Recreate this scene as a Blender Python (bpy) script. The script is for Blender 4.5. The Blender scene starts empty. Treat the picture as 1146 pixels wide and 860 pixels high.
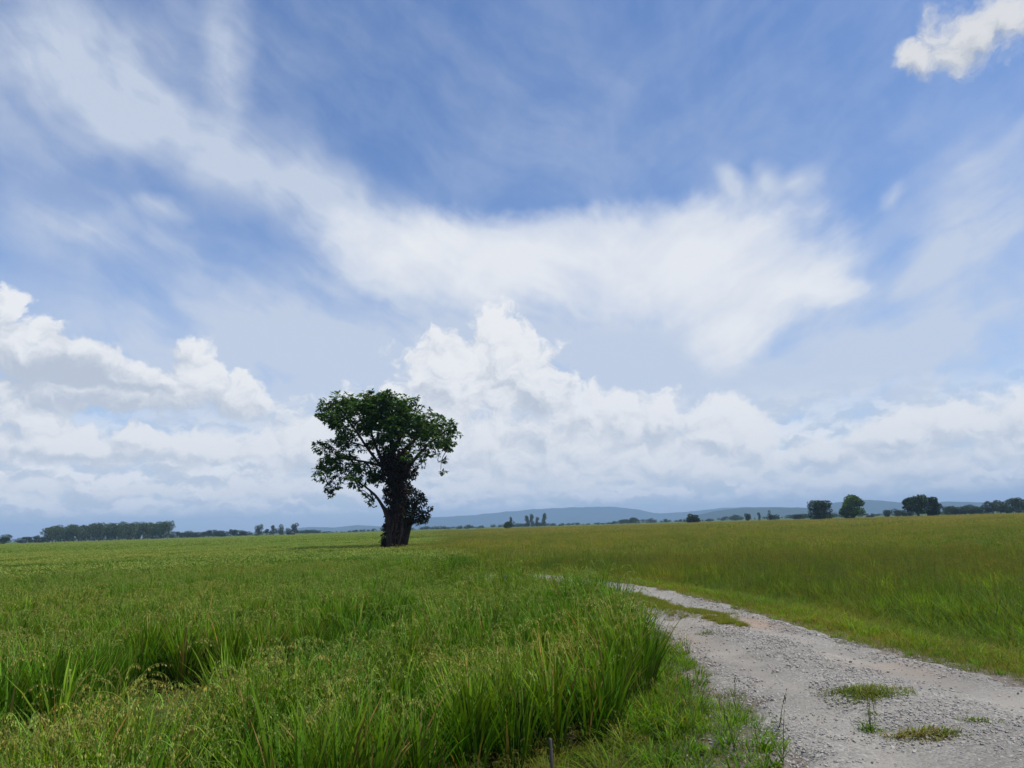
import bpy, math, random
import numpy as np

SC = bpy.context.scene
COL = SC.collection
rng = np.random.default_rng(11)
random.seed(11)
R = math.radians

# ------------------------------------------------------------------ tables (degrees / metres)
CUMULUS = [
    (-0.74, 13.19, 4.85, 3.51, 88.2),
    (2.46, 10.94, 3.42, 3.34, 86.0),
    (-4.93, 11.63, 5.42, 4.12, -0.7),
    (5.81, 8.52, 3.57, 2.98, -1.9),
    (8.74, 7.68, 3.23, 3.09, 2.9),
    (11.54, 7.8, 2.66, 2.62, 62.2),
    (16.05, 6.42, 4.23, 3.27, -1.9),
    (18.88, 5.16, 2.15, 2.03, 69.7),
    (-8.88, 7.43, 9.82, 3.93, -0.7),
    (1.74, 5.28, 13.53, 4.23, -1.9),
    (11.53, 4.67, 10.24, 3.04, -2.6),
    (-15.7, 5.88, 4.64, 3.13, -1.4),
    (-17.38, 7.1, 2.49, 1.9, -1.4),
    (-36.4, 15.02, 2.08, 1.17, -86.0),
    (-35.12, 12.42, 4.24, 2.7, -6.9),
    (-31.43, 11.82, 4.35, 2.18, -16.7),
    (-27.45, 10.86, 3.48, 1.65, -8.0),
    (-23.73, 11.6, 2.86, 1.98, -70.5),
    (-21.17, 10.25, 3.57, 1.86, -14.4),
    (-29.93, 9.95, 10.99, 1.62, 3.6),
    (-34.57, 7.85, 2.76, 1.65, 2.3),
    (-28.06, 7.03, 2.25, 0.88, 1.4),
    (-31.79, 6.18, 9.37, 1.69, 1.7),
    (-23.34, 6.17, 7.87, 1.56, 0.7),
    (-33.6, 3.35, 3.95, 0.93, -0.1),
    (-27.8, 3.04, 5.0, 0.8, -0.5),
    (-19.5, 3.22, 5.04, 0.92, -0.8),
    (-10.94, 2.95, 6.14, 1.1, -1.2),
    (27.94, 5.41, 5.3, 1.76, -4.6),
    (31.35, 5.72, 3.97, 1.94, -4.9),
    (34.57, 5.87, 2.92, 2.46, -2.0),
    (23.76, 4.45, 4.77, 1.81, -3.5),
    (28.25, 3.38, 9.34, 2.11, -3.6),
    (35.81, 30.45, 4.06, 2.18, -17.5),
    (33.26, 30.19, 2.63, 1.62, -14.0),
    (38.32, 30.56, 3.46, 2.29, -23.7),
    (35.05, 29.94, 3.16, 1.76, -22.6),
    (8.79, 4.87, 4.17, 1.12, -2.4),
    (15.5, 3.73, 7.24, 1.35, -2.8),
    (24.15, 2.49, 8.22, 1.15, -3.0),
    (-1.17, 2.84, 9.19, 1.05, -1.7),
]
CLOUD_BASES = [
    (-31.76, 12.59, 12.87, 6.11, -0.3),
    (-32.67, 10.68, 7.86, 2.17, -7.2),
    (-24.06, 8.57, 8.46, 1.3, 1.8),
    (-30.15, 5.49, 10.19, 1.23, 1.1),
    (34.64, 4.57, 2.42, 1.98, -0.0),
    (1.78, 6.27, 6.43, 1.42, -1.9),
    (11.26, 5.73, 5.49, 1.53, -2.8),
    (-6.78, 4.94, 7.73, 1.26, -1.2),
    (27.18, 3.77, 6.74, 1.0, -3.8),
]
ANVIL = [
    (-9.61, 21.2, 8.13, 3.18, -12.8),
    (2.36, 21.26, 15.05, 4.28, -2.4),
    (14.74, 19.34, 12.68, 5.14, -6.7),
    (22.03, 17.45, 4.54, 2.61, -13.6),
    (24.17, 16.6, 3.89, 1.42, -12.3),
    (18.39, 14.02, 5.32, 3.25, 37.1),
]
CIRRUS = [
    (-29.63, 28.93, 12.03, 3.37, -14.1, 0.55),
    (-18.29, 25.17, 12.57, 4.99, -26.0, 0.72),
    (-8.87, 22.11, 12.36, 4.84, -16.4, 0.7),
    (-22.75, 34.27, 8.34, 2.93, -79.5, 0.5),
    (-34.95, 29.9, 11.64, 6.66, -0.6, 0.55),
    (-30.12, 34.41, 15.87, 4.83, 6.2, 0.3),
    (-30.68, 20.09, 10.72, 3.65, 0.9, 0.5),
    (-25.78, 22.68, 2.76, 1.11, 8.9, 0.42),
    (-35.33, 23.06, 8.29, 3.43, 2.7, 0.36),
    (5.76, 28.2, 18.42, 8.43, -4.0, 0.14),
    (33.71, 16.23, 10.5, 3.56, 20.2, 0.55),
    (28.56, 10.59, 10.86, 2.49, 14.8, 0.55),
    (36.07, 21.57, 8.5, 6.95, 19.0, 0.4),
    (22.13, 18.36, 10.46, 9.05, -88.6, 0.1),
    (9.39, 14.62, 14.35, 5.96, -4.1, 0.75),
    (17.97, 23.92, 3.36, 1.74, -64.7, 0.75),
    (20.71, 23.68, 2.64, 1.5, 60.0, 0.65),
    (23.07, 23.26, 2.67, 1.17, 13.2, 0.55),
    (29.33, 21.17, 1.71, 0.75, 30.4, 0.35),
    (-11.03, 15.5, 14.97, 5.58, 1.3, 0.6),
    (-22.43, 12.99, 15.12, 7.27, 3.5, 0.42),
    (4.82, 10.28, 40.32, 7.82, -2.6, 0.4),
]
FAR_TREES = [
    (-301.5, 430, 5.7, 10.7, 'margin'),
    (-378.3, 560, 4.7, 7.4, 'low'),
    (-372.8, 560, 5.0, 7.5, 'low'),
    (-368.0, 560, 5.5, 6.4, 'low'),
    (-363.3, 560, 4.2, 8.0, 'low'),
    (-342.5, 535, 10.3, 10.6, 'row'),
    (-382.7, 603, 12.3, 10.7, 'row'),
    (-346.4, 550, 12.2, 9.3, 'row'),
    (-372.3, 597, 11.2, 11.0, 'row'),
    (-331.7, 537, 10.0, 10.3, 'row'),
    (-366.7, 599, 13.4, 10.9, 'row'),
    (-327.6, 541, 12.0, 8.9, 'row'),
    (-362.3, 605, 11.6, 8.8, 'row'),
    (-335.0, 564, 11.6, 9.9, 'row'),
    (-347.4, 590, 12.1, 9.4, 'row'),
    (-319.5, 548, 12.5, 9.8, 'row'),
    (-348.1, 604, 14.0, 10.8, 'row'),
    (-319.5, 559, 12.9, 10.8, 'row'),
    (-338.9, 599, 11.9, 11.3, 'row'),
    (-300.2, 536, 10.3, 10.2, 'row'),
    (-317.5, 574, 13.0, 9.3, 'row'),
    (-294.5, 537, 12.1, 10.3, 'row'),
    (-323.6, 595, 11.5, 10.8, 'row'),
    (-301.6, 560, 13.2, 9.4, 'row'),
    (-309.5, 582, 11.4, 10.1, 'row'),
    (-281.1, 533, 11.2, 9.3, 'row'),
    (-298.9, 572, 13.2, 9.0, 'row'),
    (-289.3, 561, 11.8, 9.3, 'row'),
    (-304.0, 596, 13.2, 10.2, 'row'),
    (-283.9, 563, 12.2, 9.2, 'row'),
    (-288.9, 580, 12.1, 11.5, 'row'),
    (-269.3, 547, 10.8, 8.9, 'row'),
    (-277.8, 571, 12.8, 10.1, 'row'),
    (-265.1, 550, 12.0, 9.9, 'row'),
    (-285.1, 598, 13.8, 8.3, 'row'),
    (-347.1, 738, 6.8, 9.4, 'hedge'),
    (-323.7, 699, 6.2, 9.4, 'hedge'),
    (-326.7, 716, 5.6, 9.4, 'hedge'),
    (-306.3, 682, 6.5, 10.1, 'hedge'),
    (-305.8, 693, 5.3, 11.2, 'hedge'),
    (-306.8, 706, 5.0, 11.0, 'hedge'),
    (-299.8, 700, 5.3, 11.5, 'hedge'),
    (-290.5, 690, 6.9, 9.2, 'hedge'),
    (-292.3, 707, 7.1, 8.9, 'hedge'),
    (-281.2, 691, 5.9, 11.2, 'hedge'),
    (-278.0, 697, 4.9, 11.3, 'hedge'),
    (-274.2, 701, 6.8, 8.4, 'hedge'),
    (-267.5, 696, 6.7, 9.3, 'hedge'),
    (-265.9, 705, 5.7, 11.9, 'hedge'),
    (-273.1, 737, 4.6, 12.3, 'hedge'),
    (-218.1, 620, 10.0, 8.5, 'trio'),
    (-206.0, 620, 9.2, 6.2, 'trio'),
    (-199.9, 620, 9.4, 6.9, 'trio'),
    (-187.8, 620, 10.2, 8.5, 'trio'),
    (-200.1, 640, 5.9, 7.2, 'hedge'),
    (-218.9, 640, 5.7, 7.2, 'hedge'),
    (-4.0, 330, 4.5, 5.8, 'bush'),
    (8.9, 600, 9.2, 4.5, 'upright'),
    (12.9, 600, 10.2, 4.5, 'upright'),
    (17.0, 600, 7.8, 3.7, 'upright'),
    (23.2, 600, 10.6, 4.5, 'upright'),
    (-4.3, 600, 8.5, 3.0, 'upright'),
    (91.5, 380, 4.9, 8.0, 'dome'),
    (152.0, 480, 7.2, 5.4, 'bush'),
    (159.6, 480, 5.2, 2.4, 'upright'),
    (166.1, 480, 6.5, 4.2, 'bush'),
    (169.0, 480, 4.3, 6.6, 'bush'),
    (184.8, 480, 5.3, 10.8, 'bush'),
    (231.8, 480, 2.6, 7.2, 'bush'),
    (125.0, 300, 7.9, 7.5, 'square'),
    (138.0, 300, 10.3, 10.8, 'bright'),
    (159.5, 290, 10.8, 10.1, 'bigdark'),
    (165.5, 290, 8.1, 6.5, 'bigdark2'),
    (239.0, 470, 6.5, 7.6, 'dark'),
    (244.2, 470, 5.7, 7.6, 'dark'),
    (248.8, 470, 5.6, 7.6, 'dark'),
    (252.8, 470, 6.3, 7.6, 'dark'),
    (259.8, 441, 6.1, 9.9, 'wood'),
    (247.7, 414, 4.9, 7.9, 'wood'),
    (249.1, 411, 5.4, 9.7, 'wood'),
    (265.6, 433, 6.3, 10.5, 'wood'),
    (266.5, 427, 6.2, 7.5, 'wood'),
    (260.6, 411, 4.7, 9.2, 'wood'),
    (287.6, 447, 5.5, 9.8, 'wood'),
    (288.2, 442, 9.2, 9.3, 'wood'),
    (268.9, 406, 8.6, 8.7, 'wood'),
    (295.2, 439, 8.9, 10.7, 'wood'),
    (269.7, 395, 9.4, 8.7, 'wood'),
    (284.2, 410, 8.0, 8.0, 'wood'),
    (295.8, 421, 9.1, 9.8, 'wood'),
    (285.4, 402, 7.9, 7.4, 'wood'),
    (317.1, 442, 10.9, 8.0, 'wood'),
    (299.4, 412, 8.7, 8.3, 'wood'),
    (305.6, 415, 9.4, 7.8, 'wood'),
    (317.3, 426, 8.5, 9.7, 'wood'),
    (305.2, 405, 8.0, 8.2, 'wood'),
]
RIDGE_FAR = [(-12.59, -0.24), (-9.56, 0.47), (-6.81, 0.83), (-4.03, 0.88), (-1.22, 1.06), (1.6, 1.23), (4.41, 1.27), (7.19, 1.25), (9.25, 1.01), (10.92, 0.59), (13.27, 0.64), (15.92, 0.86), (18.49, 0.83), (20.33, 0.54), (22.67, -0.23)]
RIDGE_MID = [(11.19, -0.27), (13.58, 0.33), (15.25, 0.64), (16.56, 0.78), (18.48, 0.8), (20.35, 0.74), (21.87, 0.66), (23.91, 0.31), (26.12, -0.43)]
RIDGE_RIGHT = [(20.28, 0.07), (21.86, 0.6), (23.7, 0.94), (25.46, 1.07), (26.86, 0.93), (28.48, 0.65), (30.62, 0.73), (32.14, 0.62), (33.62, 0.56), (35.48, 0.29), (38.08, -0.3)]
RIDGE_LEFT = [(-20.61, -0.24), (-18.13, 0.16), (-15.9, 0.39), (-13.93, 0.28), (-12.27, 0.42), (-10.24, 0.24), (-7.51, -0.32)]
TREE_BASE = (-8.94, 54.00)
CROWN_CLUMPS = [
    (-2.18, 9.97, 0.99),
    (-1.01, 9.77, 0.99),
    (0.15, 9.56, 0.99),
    (-1.67, 8.61, 0.82),
    (-0.51, 8.41, 0.90),
    (0.65, 8.21, 0.90),
    (1.31, 9.02, 0.90),
    (2.47, 8.65, 0.82),
    (-0.85, 10.60, 0.74),
    (-3.35, 10.17, 0.82),
    (-0.34, 7.25, 0.66),
    (-2.16, 7.96, 0.56),
    (-4.31, 7.86, 0.56),
    (-4.76, 5.90, 0.66),
    (-3.78, 5.71, 0.56),
    (-2.80, 5.84, 0.49),
    (-1.97, 5.49, 0.59),
    (-4.66, 9.21, 0.66),
    (-4.93, 10.06, 0.82),
    (-3.85, 10.61, 0.90),
    (-2.69, 10.75, 0.90),
    (-1.52, 10.46, 0.90),
    (-0.35, 10.25, 0.99),
    (0.65, 10.39, 0.82),
    (1.65, 9.85, 0.90),
    (2.64, 9.49, 0.82),
    (3.46, 8.71, 0.82),
    (4.32, 8.51, 0.56),
    (3.78, 7.62, 0.69),
    (2.96, 7.81, 0.82),
    (1.97, 8.50, 0.90),
    (0.98, 8.95, 0.90),
    (-0.18, 8.99, 0.90),
    (-1.34, 9.19, 0.90),
    (-2.67, 9.31, 0.90),
    (-3.75, 9.43, 0.90),
    (-4.58, 9.29, 0.62),
    (-5.67, 9.83, 0.39),
    (-5.69, 10.58, 0.26),
    (-4.07, 8.61, 0.59),
    (1.97, 7.18, 0.66),
    (2.29, 6.34, 0.43),
    (1.31, 7.69, 0.74),
    (-0.01, 7.82, 0.66),
    (-1.17, 8.02, 0.59),
    (4.02, 7.03, 0.39),
    (3.60, 6.22, 0.23),
    (3.53, 5.33, 0.26),
    (3.12, 6.81, 0.26),
    (-4.95, 7.06, 0.59),
    (-5.43, 6.17, 0.66),
    (-4.46, 7.29, 0.59),
    (-3.64, 7.76, 0.59),
    (-4.28, 6.22, 0.76),
    (-4.92, 5.26, 0.66),
    (-5.06, 4.37, 0.43),
    (-4.92, 3.96, 0.30),
    (-4.41, 4.59, 0.46),
    (-3.46, 6.60, 0.56),
    (-2.87, 5.36, 0.66),
    (-2.30, 5.50, 0.69),
    (-1.56, 4.99, 0.59),
    (-2.54, 4.62, 0.59),
    (-3.11, 4.88, 0.39),
    (-2.48, 4.02, 0.30),
    (-1.81, 6.14, 0.36),
    (-1.38, 3.05, 0.20),
    (-1.63, 3.54, 0.16),
    (-1.97, 5.00, 0.49),
    (1.47, 6.20, 0.56),
]
VINE_CLUMPS = [
    (-0.24, 1.42, 0.66),
    (0.13, 1.02, 0.66),
    (0.40, 1.88, 0.62),
    (-0.48, 0.17, 0.49),
    (-0.19, 0.16, 0.56),
    (0.26, 0.12, 0.36),
    (-0.72, 0.26, 0.36),
    (0.81, 2.03, 0.49),
    (0.16, 2.84, 0.92),
    (-0.17, 3.66, 0.76),
    (0.32, 4.13, 0.92),
    (-0.17, 5.44, 1.08),
    (0.32, 6.08, 0.99),
    (-0.67, 6.43, 0.66),
    (-0.26, 6.50, 0.90),
    (0.15, 5.75, 0.99),
    (-0.34, 5.28, 0.74),
    (0.89, 5.57, 0.69),
    (1.30, 5.15, 0.36),
    (0.65, 6.31, 0.66),
    (-0.67, 6.11, 0.49),
    (0.32, 4.61, 0.76),
    (0.65, 3.79, 0.85),
    (1.29, 3.45, 0.76),
    (1.81, 3.11, 0.53),
    (2.26, 2.14, 0.33),
    (2.56, 2.61, 0.16),
    (1.61, 2.08, 0.62),
    (1.13, 2.34, 0.76),
    (0.16, 3.33, 0.66),
    (0.32, 2.20, 0.82),
    (-0.17, 2.22, 0.62),
    (0.51, 1.40, 0.46),
    (-0.32, 1.27, 0.56),
    (-0.56, 0.64, 0.43),
    (0.03, 0.63, 0.56),
    (1.95, 3.59, 0.20),
    (2.10, 1.83, 0.30),
    (-0.33, 4.14, 0.56),
    (-0.01, 4.94, 0.66),
]
LIMBS = [
    [(-0.08, -0.15, 0.591), (0.08, 1.26, 0.657), (0.29, 2.52, 0.657), (0.32, 3.80, 0.526), (0.16, 5.10, 0.460), (-0.09, 6.42, 0.361), (-0.34, 7.74, 0.230), (-0.51, 9.08, 0.115), (-0.52, 10.09, 0.049)],
    [(-0.32, -0.07, 0.361), (-0.32, 0.95, 0.361), (-0.49, 2.07, 0.263), (-0.90, 2.88, 0.148), (-1.39, 3.61, 0.115), (-2.04, 4.20, 0.082), (-2.78, 4.70, 0.049), (-3.60, 5.05, 0.033)],
    [(0.40, -0.01, 0.296), (0.88, 1.07, 0.246), (1.21, 2.02, 0.197), (1.46, 2.97, 0.131), (1.86, 3.43, 0.049)],
    [(0.16, 5.10, 0.328), (-0.99, 5.79, 0.148), (-1.65, 6.55, 0.115), (-2.32, 7.47, 0.099), (-2.99, 8.49, 0.082), (-3.84, 9.52, 0.049), (-4.67, 9.96, 0.033)],
    [(-0.34, 5.44, 0.230), (-1.16, 6.61, 0.131), (-1.50, 7.61, 0.099), (-1.83, 8.62, 0.082), (-2.34, 9.81, 0.049)],
    [(-0.01, 6.09, 0.263), (0.65, 7.05, 0.164), (1.31, 7.86, 0.115), (2.30, 8.66, 0.082), (3.14, 9.14, 0.049)],
    [(0.32, 5.26, 0.230), (1.30, 6.05, 0.148), (2.13, 6.84, 0.099), (2.96, 7.48, 0.066), (3.95, 8.11, 0.033)],
    [(-0.18, 6.91, 0.230), (0.32, 8.05, 0.131), (0.65, 9.04, 0.082), (0.82, 10.05, 0.049)],
    [(-1.16, 5.88, 0.115), (-2.14, 6.15, 0.082), (-3.29, 6.35, 0.066), (-4.28, 6.38, 0.049), (-5.10, 6.08, 0.033)],
    [(-2.15, 7.30, 0.066), (-3.31, 7.67, 0.049), (-4.30, 7.37, 0.033)],
    [(3.78, 7.78, 0.041), (3.94, 6.95, 0.033), (3.60, 6.14, 0.025), (3.53, 5.33, 0.016)],
    [(-4.92, 5.58, 0.033), (-5.07, 4.61, 0.025), (-4.97, 3.96, 0.016)],
    [(-1.39, 3.61, 0.049), (-1.55, 3.22, 0.033), (-1.38, 2.89, 0.016)],
]


SUN_EL, SUN_AZ = 67.0, 112.0       # azimuth clockwise from +Y (the view heading)

# ------------------------------------------------------------------ small helpers
def link(o):
    COL.objects.link(o)
    return o

def tag(o, label=None, cat=None, group=None, kind=None):
    if label: o['label'] = label
    if cat: o['category'] = cat
    if group: o['group'] = group
    if kind: o['kind'] = kind
    return o

def sstep(a, b, x):
    t = np.clip((np.asarray(x, float) - a) / (b - a), 0, 1)
    return t * t * (3 - 2 * t)

class Waves:
    """cheap smooth 2-D noise, about -1..1"""
    def __init__(self, seed, scale, octaves=3):
        r = np.random.default_rng(seed)
        self.k = []
        for o in range(octaves):
            for j in range(7):
                a = r.uniform(0, 2 * math.pi)
                f = (2 ** o) / scale * r.uniform(.6, 1.5)
                self.k.append((f * math.cos(a), f * math.sin(a), r.uniform(0, 6.28), .62 ** o))
        self.n = 1.6 / math.sqrt(sum(k[3] ** 2 for k in self.k))
    def __call__(self, x, y):
        s = 0
        for a, b, p, w in self.k:
            s = s + w * np.sin(2 * math.pi * (a * x + b * y) + p)
        return s * self.n * .7

class MB:
    """mesh builder with one colour per vertex"""
    def __init__(self):
        self.v, self.f, self.c, self.n = [], [], [], 0
    def add(self, v, f, c):
        v = np.asarray(v, float)
        c = np.asarray(c, float)
        if c.ndim == 1: c = np.repeat(c[None, :], len(v), 0)
        self.v.append(v); self.c.append(c)
        n = self.n
        self.f.extend([tuple(i + n for i in q) for q in f])
        self.n += len(v)
    def mesh(self, name, m, smooth=False):
        me = bpy.data.meshes.new(name)
        me.from_pydata(np.concatenate(self.v).tolist(), [], self.f)
        a = me.color_attributes.new('Col', 'FLOAT_COLOR', 'POINT')
        c = np.concatenate(self.c)
        a.data.foreach_set('color', np.concatenate([c, np.ones((len(c), 1))], 1).astype(np.float32).ravel())
        if smooth: me.polygons.foreach_set('use_smooth', [True] * len(me.polygons))
        me.materials.append(m)
        me.update()
        return me
    def obj(self, name, m, parent=None, smooth=False):
        o = bpy.data.objects.new(name, self.mesh(name, m, smooth))
        link(o)
        o.parent = parent
        return o

def tube(mb, pts, rad, col, sides=8, jit=0.0, cap=True):
    pts = np.asarray(pts, float)
    n = len(pts)
    V = []
    up = np.array([.3, .9, .15]); up /= np.linalg.norm(up)
    for i in range(n):
        t = pts[min(i + 1, n - 1)] - pts[max(i - 1, 0)]
        t /= np.linalg.norm(t) + 1e-9
        a = np.cross(t, up); a /= np.linalg.norm(a) + 1e-9
        b = np.cross(t, a)
        for k in range(sides):
            an = 2 * math.pi * k / sides
            r = rad[i] * (1 + (rng.uniform(-jit, jit) if jit else 0))
            V.append(pts[i] + r * (math.cos(an) * a + math.sin(an) * b))
    Fc = []
    for i in range(n - 1):
        for k in range(sides):
            k2 = (k + 1) % sides
            Fc.append((i * sides + k, i * sides + k2, (i + 1) * sides + k2, (i + 1) * sides + k))
    if cap:
        Fc.append(tuple((n - 1) * sides + k for k in range(sides)))
    mb.add(V, Fc, col)

def smooth_line(P, sub):
    P = np.asarray(P, float)
    out = []
    n = len(P)
    for i in range(n - 1):
        p0, p1, p2, p3 = P[max(i - 1, 0)], P[i], P[i + 1], P[min(i + 2, n - 1)]
        for k in range(sub):
            t = k / sub
            out.append(.5 * ((2 * p1) + (-p0 + p2) * t + (2 * p0 - 5 * p1 + 4 * p2 - p3) * t * t + (-p0 + 3 * p1 - 3 * p2 + p3) * t ** 3))
    out.append(P[-1])
    return np.array(out)

# ------------------------------------------------------------------ node helper
class NB:
    def __init__(self, nt):
        self.nt = nt
        nt.nodes.clear()
    def node(self, t, **kw):
        n = self.nt.nodes.new(t)
        for k, v in kw.items(): setattr(n, k, v)
        return n
    def put(self, sock, v):
        if hasattr(v, 'is_output'): self.nt.links.new(v, sock)
        elif v is not None:
            if isinstance(v, (tuple, list)) and len(v) == 3 and sock.type == 'RGBA': v = (*v, 1)
            sock.default_value = v
    def math(self, op, a, b=None, c=None, clamp=False):
        n = self.node('ShaderNodeMath', operation=op, use_clamp=clamp)
        for s, v in zip(n.inputs, (a, b, c)): self.put(s, v)
        return n.outputs[0]
    def vmath(self, op, a, b=None):
        n = self.node('ShaderNodeVectorMath', operation=op)
        self.put(n.inputs[0], a)
        if b is not None: self.put(n.inputs[3] if op == 'SCALE' else n.inputs[1], b)
        return n.outputs['Value'] if op in ('LENGTH', 'DOT_PRODUCT', 'DISTANCE') else n.outputs[0]
    def ramp(self, x, a, b, lo=0.0, hi=1.0, smooth=True):
        n = self.node('ShaderNodeMapRange', interpolation_type='SMOOTHSTEP' if smooth else 'LINEAR', clamp=True) if smooth else self.node('ShaderNodeMapRange', clamp=True)
        for s, v in zip(n.inputs[:5], (x, a, b, lo, hi)): self.put(s, v)
        return n.outputs[0]
    def noise(self, vec, scale, detail=3, rough=.5, dims='3D', color=False, lac=2.0):
        n = self.node('ShaderNodeTexNoise', noise_dimensions=dims)
        self.put(n.inputs['Vector'], vec)
        n.inputs['Scale'].default_value = scale
        n.inputs['Detail'].default_value = detail
        n.inputs['Roughness'].default_value = rough
        n.inputs['Lacunarity'].default_value = lac
        return n.outputs['Color' if color else 'Fac']
    def mix(self, f, a, b, blend='MIX'):
        n = self.node('ShaderNodeMix', data_type='RGBA', blend_type=blend)
        self.put(n.inputs[0], f); self.put(n.inputs[6], a); self.put(n.inputs[7], b)
        return n.outputs[2]
    def attr(self, name, typ='GEOMETRY', out='Fac'):
        n = self.node('ShaderNodeAttribute', attribute_name=name, attribute_type=typ)
        return n.outputs[out]

def material(name):
    m = bpy.data.materials.new(name)
    m.use_nodes = True
    return m, NB(m.node_tree)

def leaf_material(name, green, yellow, trans=.35, rough=.6, instanced=True, spec=.14):
    m, b = material(name)
    col = b.attr('Col', out='Color')
    tint = b.attr('tint', 'INSTANCER') if instanced else b.node('ShaderNodeObjectInfo').outputs['Random']
    mul = b.mix(tint, green, yellow)
    col = b.mix(1.0, col, mul, 'MULTIPLY')
    rnd = b.node('ShaderNodeNewGeometry').outputs['Random Per Island']
    val = b.math('MULTIPLY_ADD', rnd, .95, .5)
    col = b.vmath('SCALE', col, val)
    p = b.node('ShaderNodeBsdfPrincipled')
    b.put(p.inputs['Base Color'], col)
    p.inputs['Roughness'].default_value = rough
    p.inputs['Specular IOR Level'].default_value = spec
    t = b.node('ShaderNodeBsdfTranslucent')
    b.put(t.inputs['Color'], b.mix(1.0, col, (1.25, 1.15, .55), 'MULTIPLY'))
    mx = b.node('ShaderNodeMixShader')
    mx.inputs[0].default_value = trans
    b.nt.links.new(p.outputs[0], mx.inputs[1]); b.nt.links.new(t.outputs[0], mx.inputs[2])
    o = b.node('ShaderNodeOutputMaterial')
    b.nt.links.new(mx.outputs[0], o.inputs['Surface'])
    return m

def scatter(name, pts, rot, scl, idx, tint, protos, kind='stuff'):
    """one object: a point cloud whose points carry copies of the plant meshes"""
    pts = np.asarray(pts, float)
    me = bpy.data.meshes.new(name)
    me.from_pydata(pts.tolist(), [], [])
    def at(n, t, key, arr):
        a = me.attributes.new(n, t, 'POINT')
        a.data.foreach_set(key, np.ascontiguousarray(arr).ravel())
    at('rot', 'FLOAT_VECTOR', 'vector', np.asarray(rot, np.float32))
    at('scl', 'FLOAT_VECTOR', 'vector', np.asarray(scl, np.float32))
    at('idx', 'INT', 'value', np.asarray(idx, np.int32))
    at('tint', 'FLOAT', 'value', np.asarray(tint, np.float32))
    o = link(bpy.data.objects.new(name, me))
    o['kind'] = kind
    pc = bpy.data.collections.new(name + '_plants')
    for i, pm in enumerate(protos):
        pc.objects.link(bpy.data.objects.new('p%03d' % i, pm))
    g = bpy.data.node_groups.new(name, 'GeometryNodeTree')
    g.interface.new_socket('Geometry', in_out='INPUT', socket_type='NodeSocketGeometry')
    g.interface.new_socket('Geometry', in_out='OUTPUT', socket_type='NodeSocketGeometry')
    N, L = g.nodes, g.links
    gi, go = N.new('NodeGroupInput'), N.new('NodeGroupOutput')
    iop = N.new('GeometryNodeInstanceOnPoints')
    ci = N.new('GeometryNodeCollectionInfo')
    ci.inputs['Collection'].default_value = pc
    ci.inputs['Separate Children'].default_value = True
    ci.inputs['Reset Children'].default_value = True
    def na(n, t):
        a = N.new('GeometryNodeInputNamedAttribute'); a.data_type = t
        a.inputs['Name'].default_value = n
        return a.outputs['Attribute']
    e2r = N.new('FunctionNodeEulerToRotation')
    L.new(gi.outputs[0], iop.inputs['Points'])
    L.new(ci.outputs[0], iop.inputs['Instance'])
    iop.inputs['Pick Instance'].default_value = True
    L.new(na('idx', 'INT'), iop.inputs['Instance Index'])
    L.new(na('rot', 'FLOAT_VECTOR'), e2r.inputs[0]); L.new(e2r.outputs[0], iop.inputs['Rotation'])
    L.new(na('scl', 'FLOAT_VECTOR'), iop.inputs['Scale'])
    L.new(iop.outputs[0], go.inputs[0])
    md = o.modifiers.new('scatter', 'NODES')
    md.node_group = g
    return o

# ------------------------------------------------------------------ camera
CAM_H = 1.65
cam = bpy.data.cameras.new('camera')
cam.sensor_width = 36.0
cam.lens = 36.0 * 803 / 1146
cam.clip_end = 40000
cam.clip_start = .05
co = link(bpy.data.objects.new('camera', cam))
from mathutils import Matrix, Vector
co.matrix_world = Matrix.Translation((0, 0, CAM_H)) @ Matrix.Rotation(R(90 + 11.17), 4, 'X') @ Matrix.Rotation(R(-1.75), 4, 'Z')
SC.camera = co

# ------------------------------------------------------------------ the track and the lie of the land
EDGE = [((1.3, -8), (7.0, -8)), ((1.5, 0), (6.3, 0)), ((1.65, 3), (5.85, 3)), ((1.75, 5.2), (5.4, 5.6)), ((1.93, 7), (4.95, 7.4)),
        ((2.0, 9.4), (4.5, 9.4)), ((2.05, 11.5), (4.25, 12.2)), ((1.9, 13.2), (3.95, 15.1)), ((1.3, 16), (3.3, 17.5)),
        ((.3, 18.5), (2.5, 19.6)), ((-1.2, 21), (1.3, 22.4)), ((-2.9, 24), (0, 25.6)), ((-5.2, 27.6), (-3.8, 29.4)),
        ((-9.5, 31), (-8.7, 32.6)), ((-20, 34.5), (-19.7, 36)), ((-45, 39), (-45, 40.4)), ((-95, 45), (-95, 46.3))]
EL_ = smooth_line([e[0] for e in EDGE], 6)
ER_ = smooth_line([e[1] for e in EDGE], 6)
PATH_POLY = np.concatenate([EL_, ER_[::-1]])

def in_poly(x, y, P):
    ins = np.zeros(x.shape, bool)
    j = len(P) - 1
    for i in range(len(P)):
        xi, yi, xj, yj = P[i, 0], P[i, 1], P[j, 0], P[j, 1]
        if yi != yj:
            c = ((yi > y) != (yj > y)) & (x < (xj - xi) * (y - yi) / (yj - yi) + xi)
            ins ^= c
        j = i
    return ins

def seg_dist(x, y, P):
    d = np.full(x.shape, 1e9)
    for i in range(len(P) - 1):
        ax, ay = P[i]; bx, by = P[i + 1]
        dx, dy = bx - ax, by - ay
        t = np.clip(((x - ax) * dx + (y - ay) * dy) / (dx * dx + dy * dy), 0, 1)
        d = np.minimum(d, np.hypot(x - ax - t * dx, y - ay - t * dy))
    return d

def path_dist(x, y):
    """distance outside the track; negative on it"""
    x = np.asarray(x, float); y = np.asarray(y, float)
    d = np.minimum(seg_dist(x, y, EL_), seg_dist(x, y, ER_))
    return np.where(in_poly(x, y, PATH_POLY), -d, d)

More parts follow.
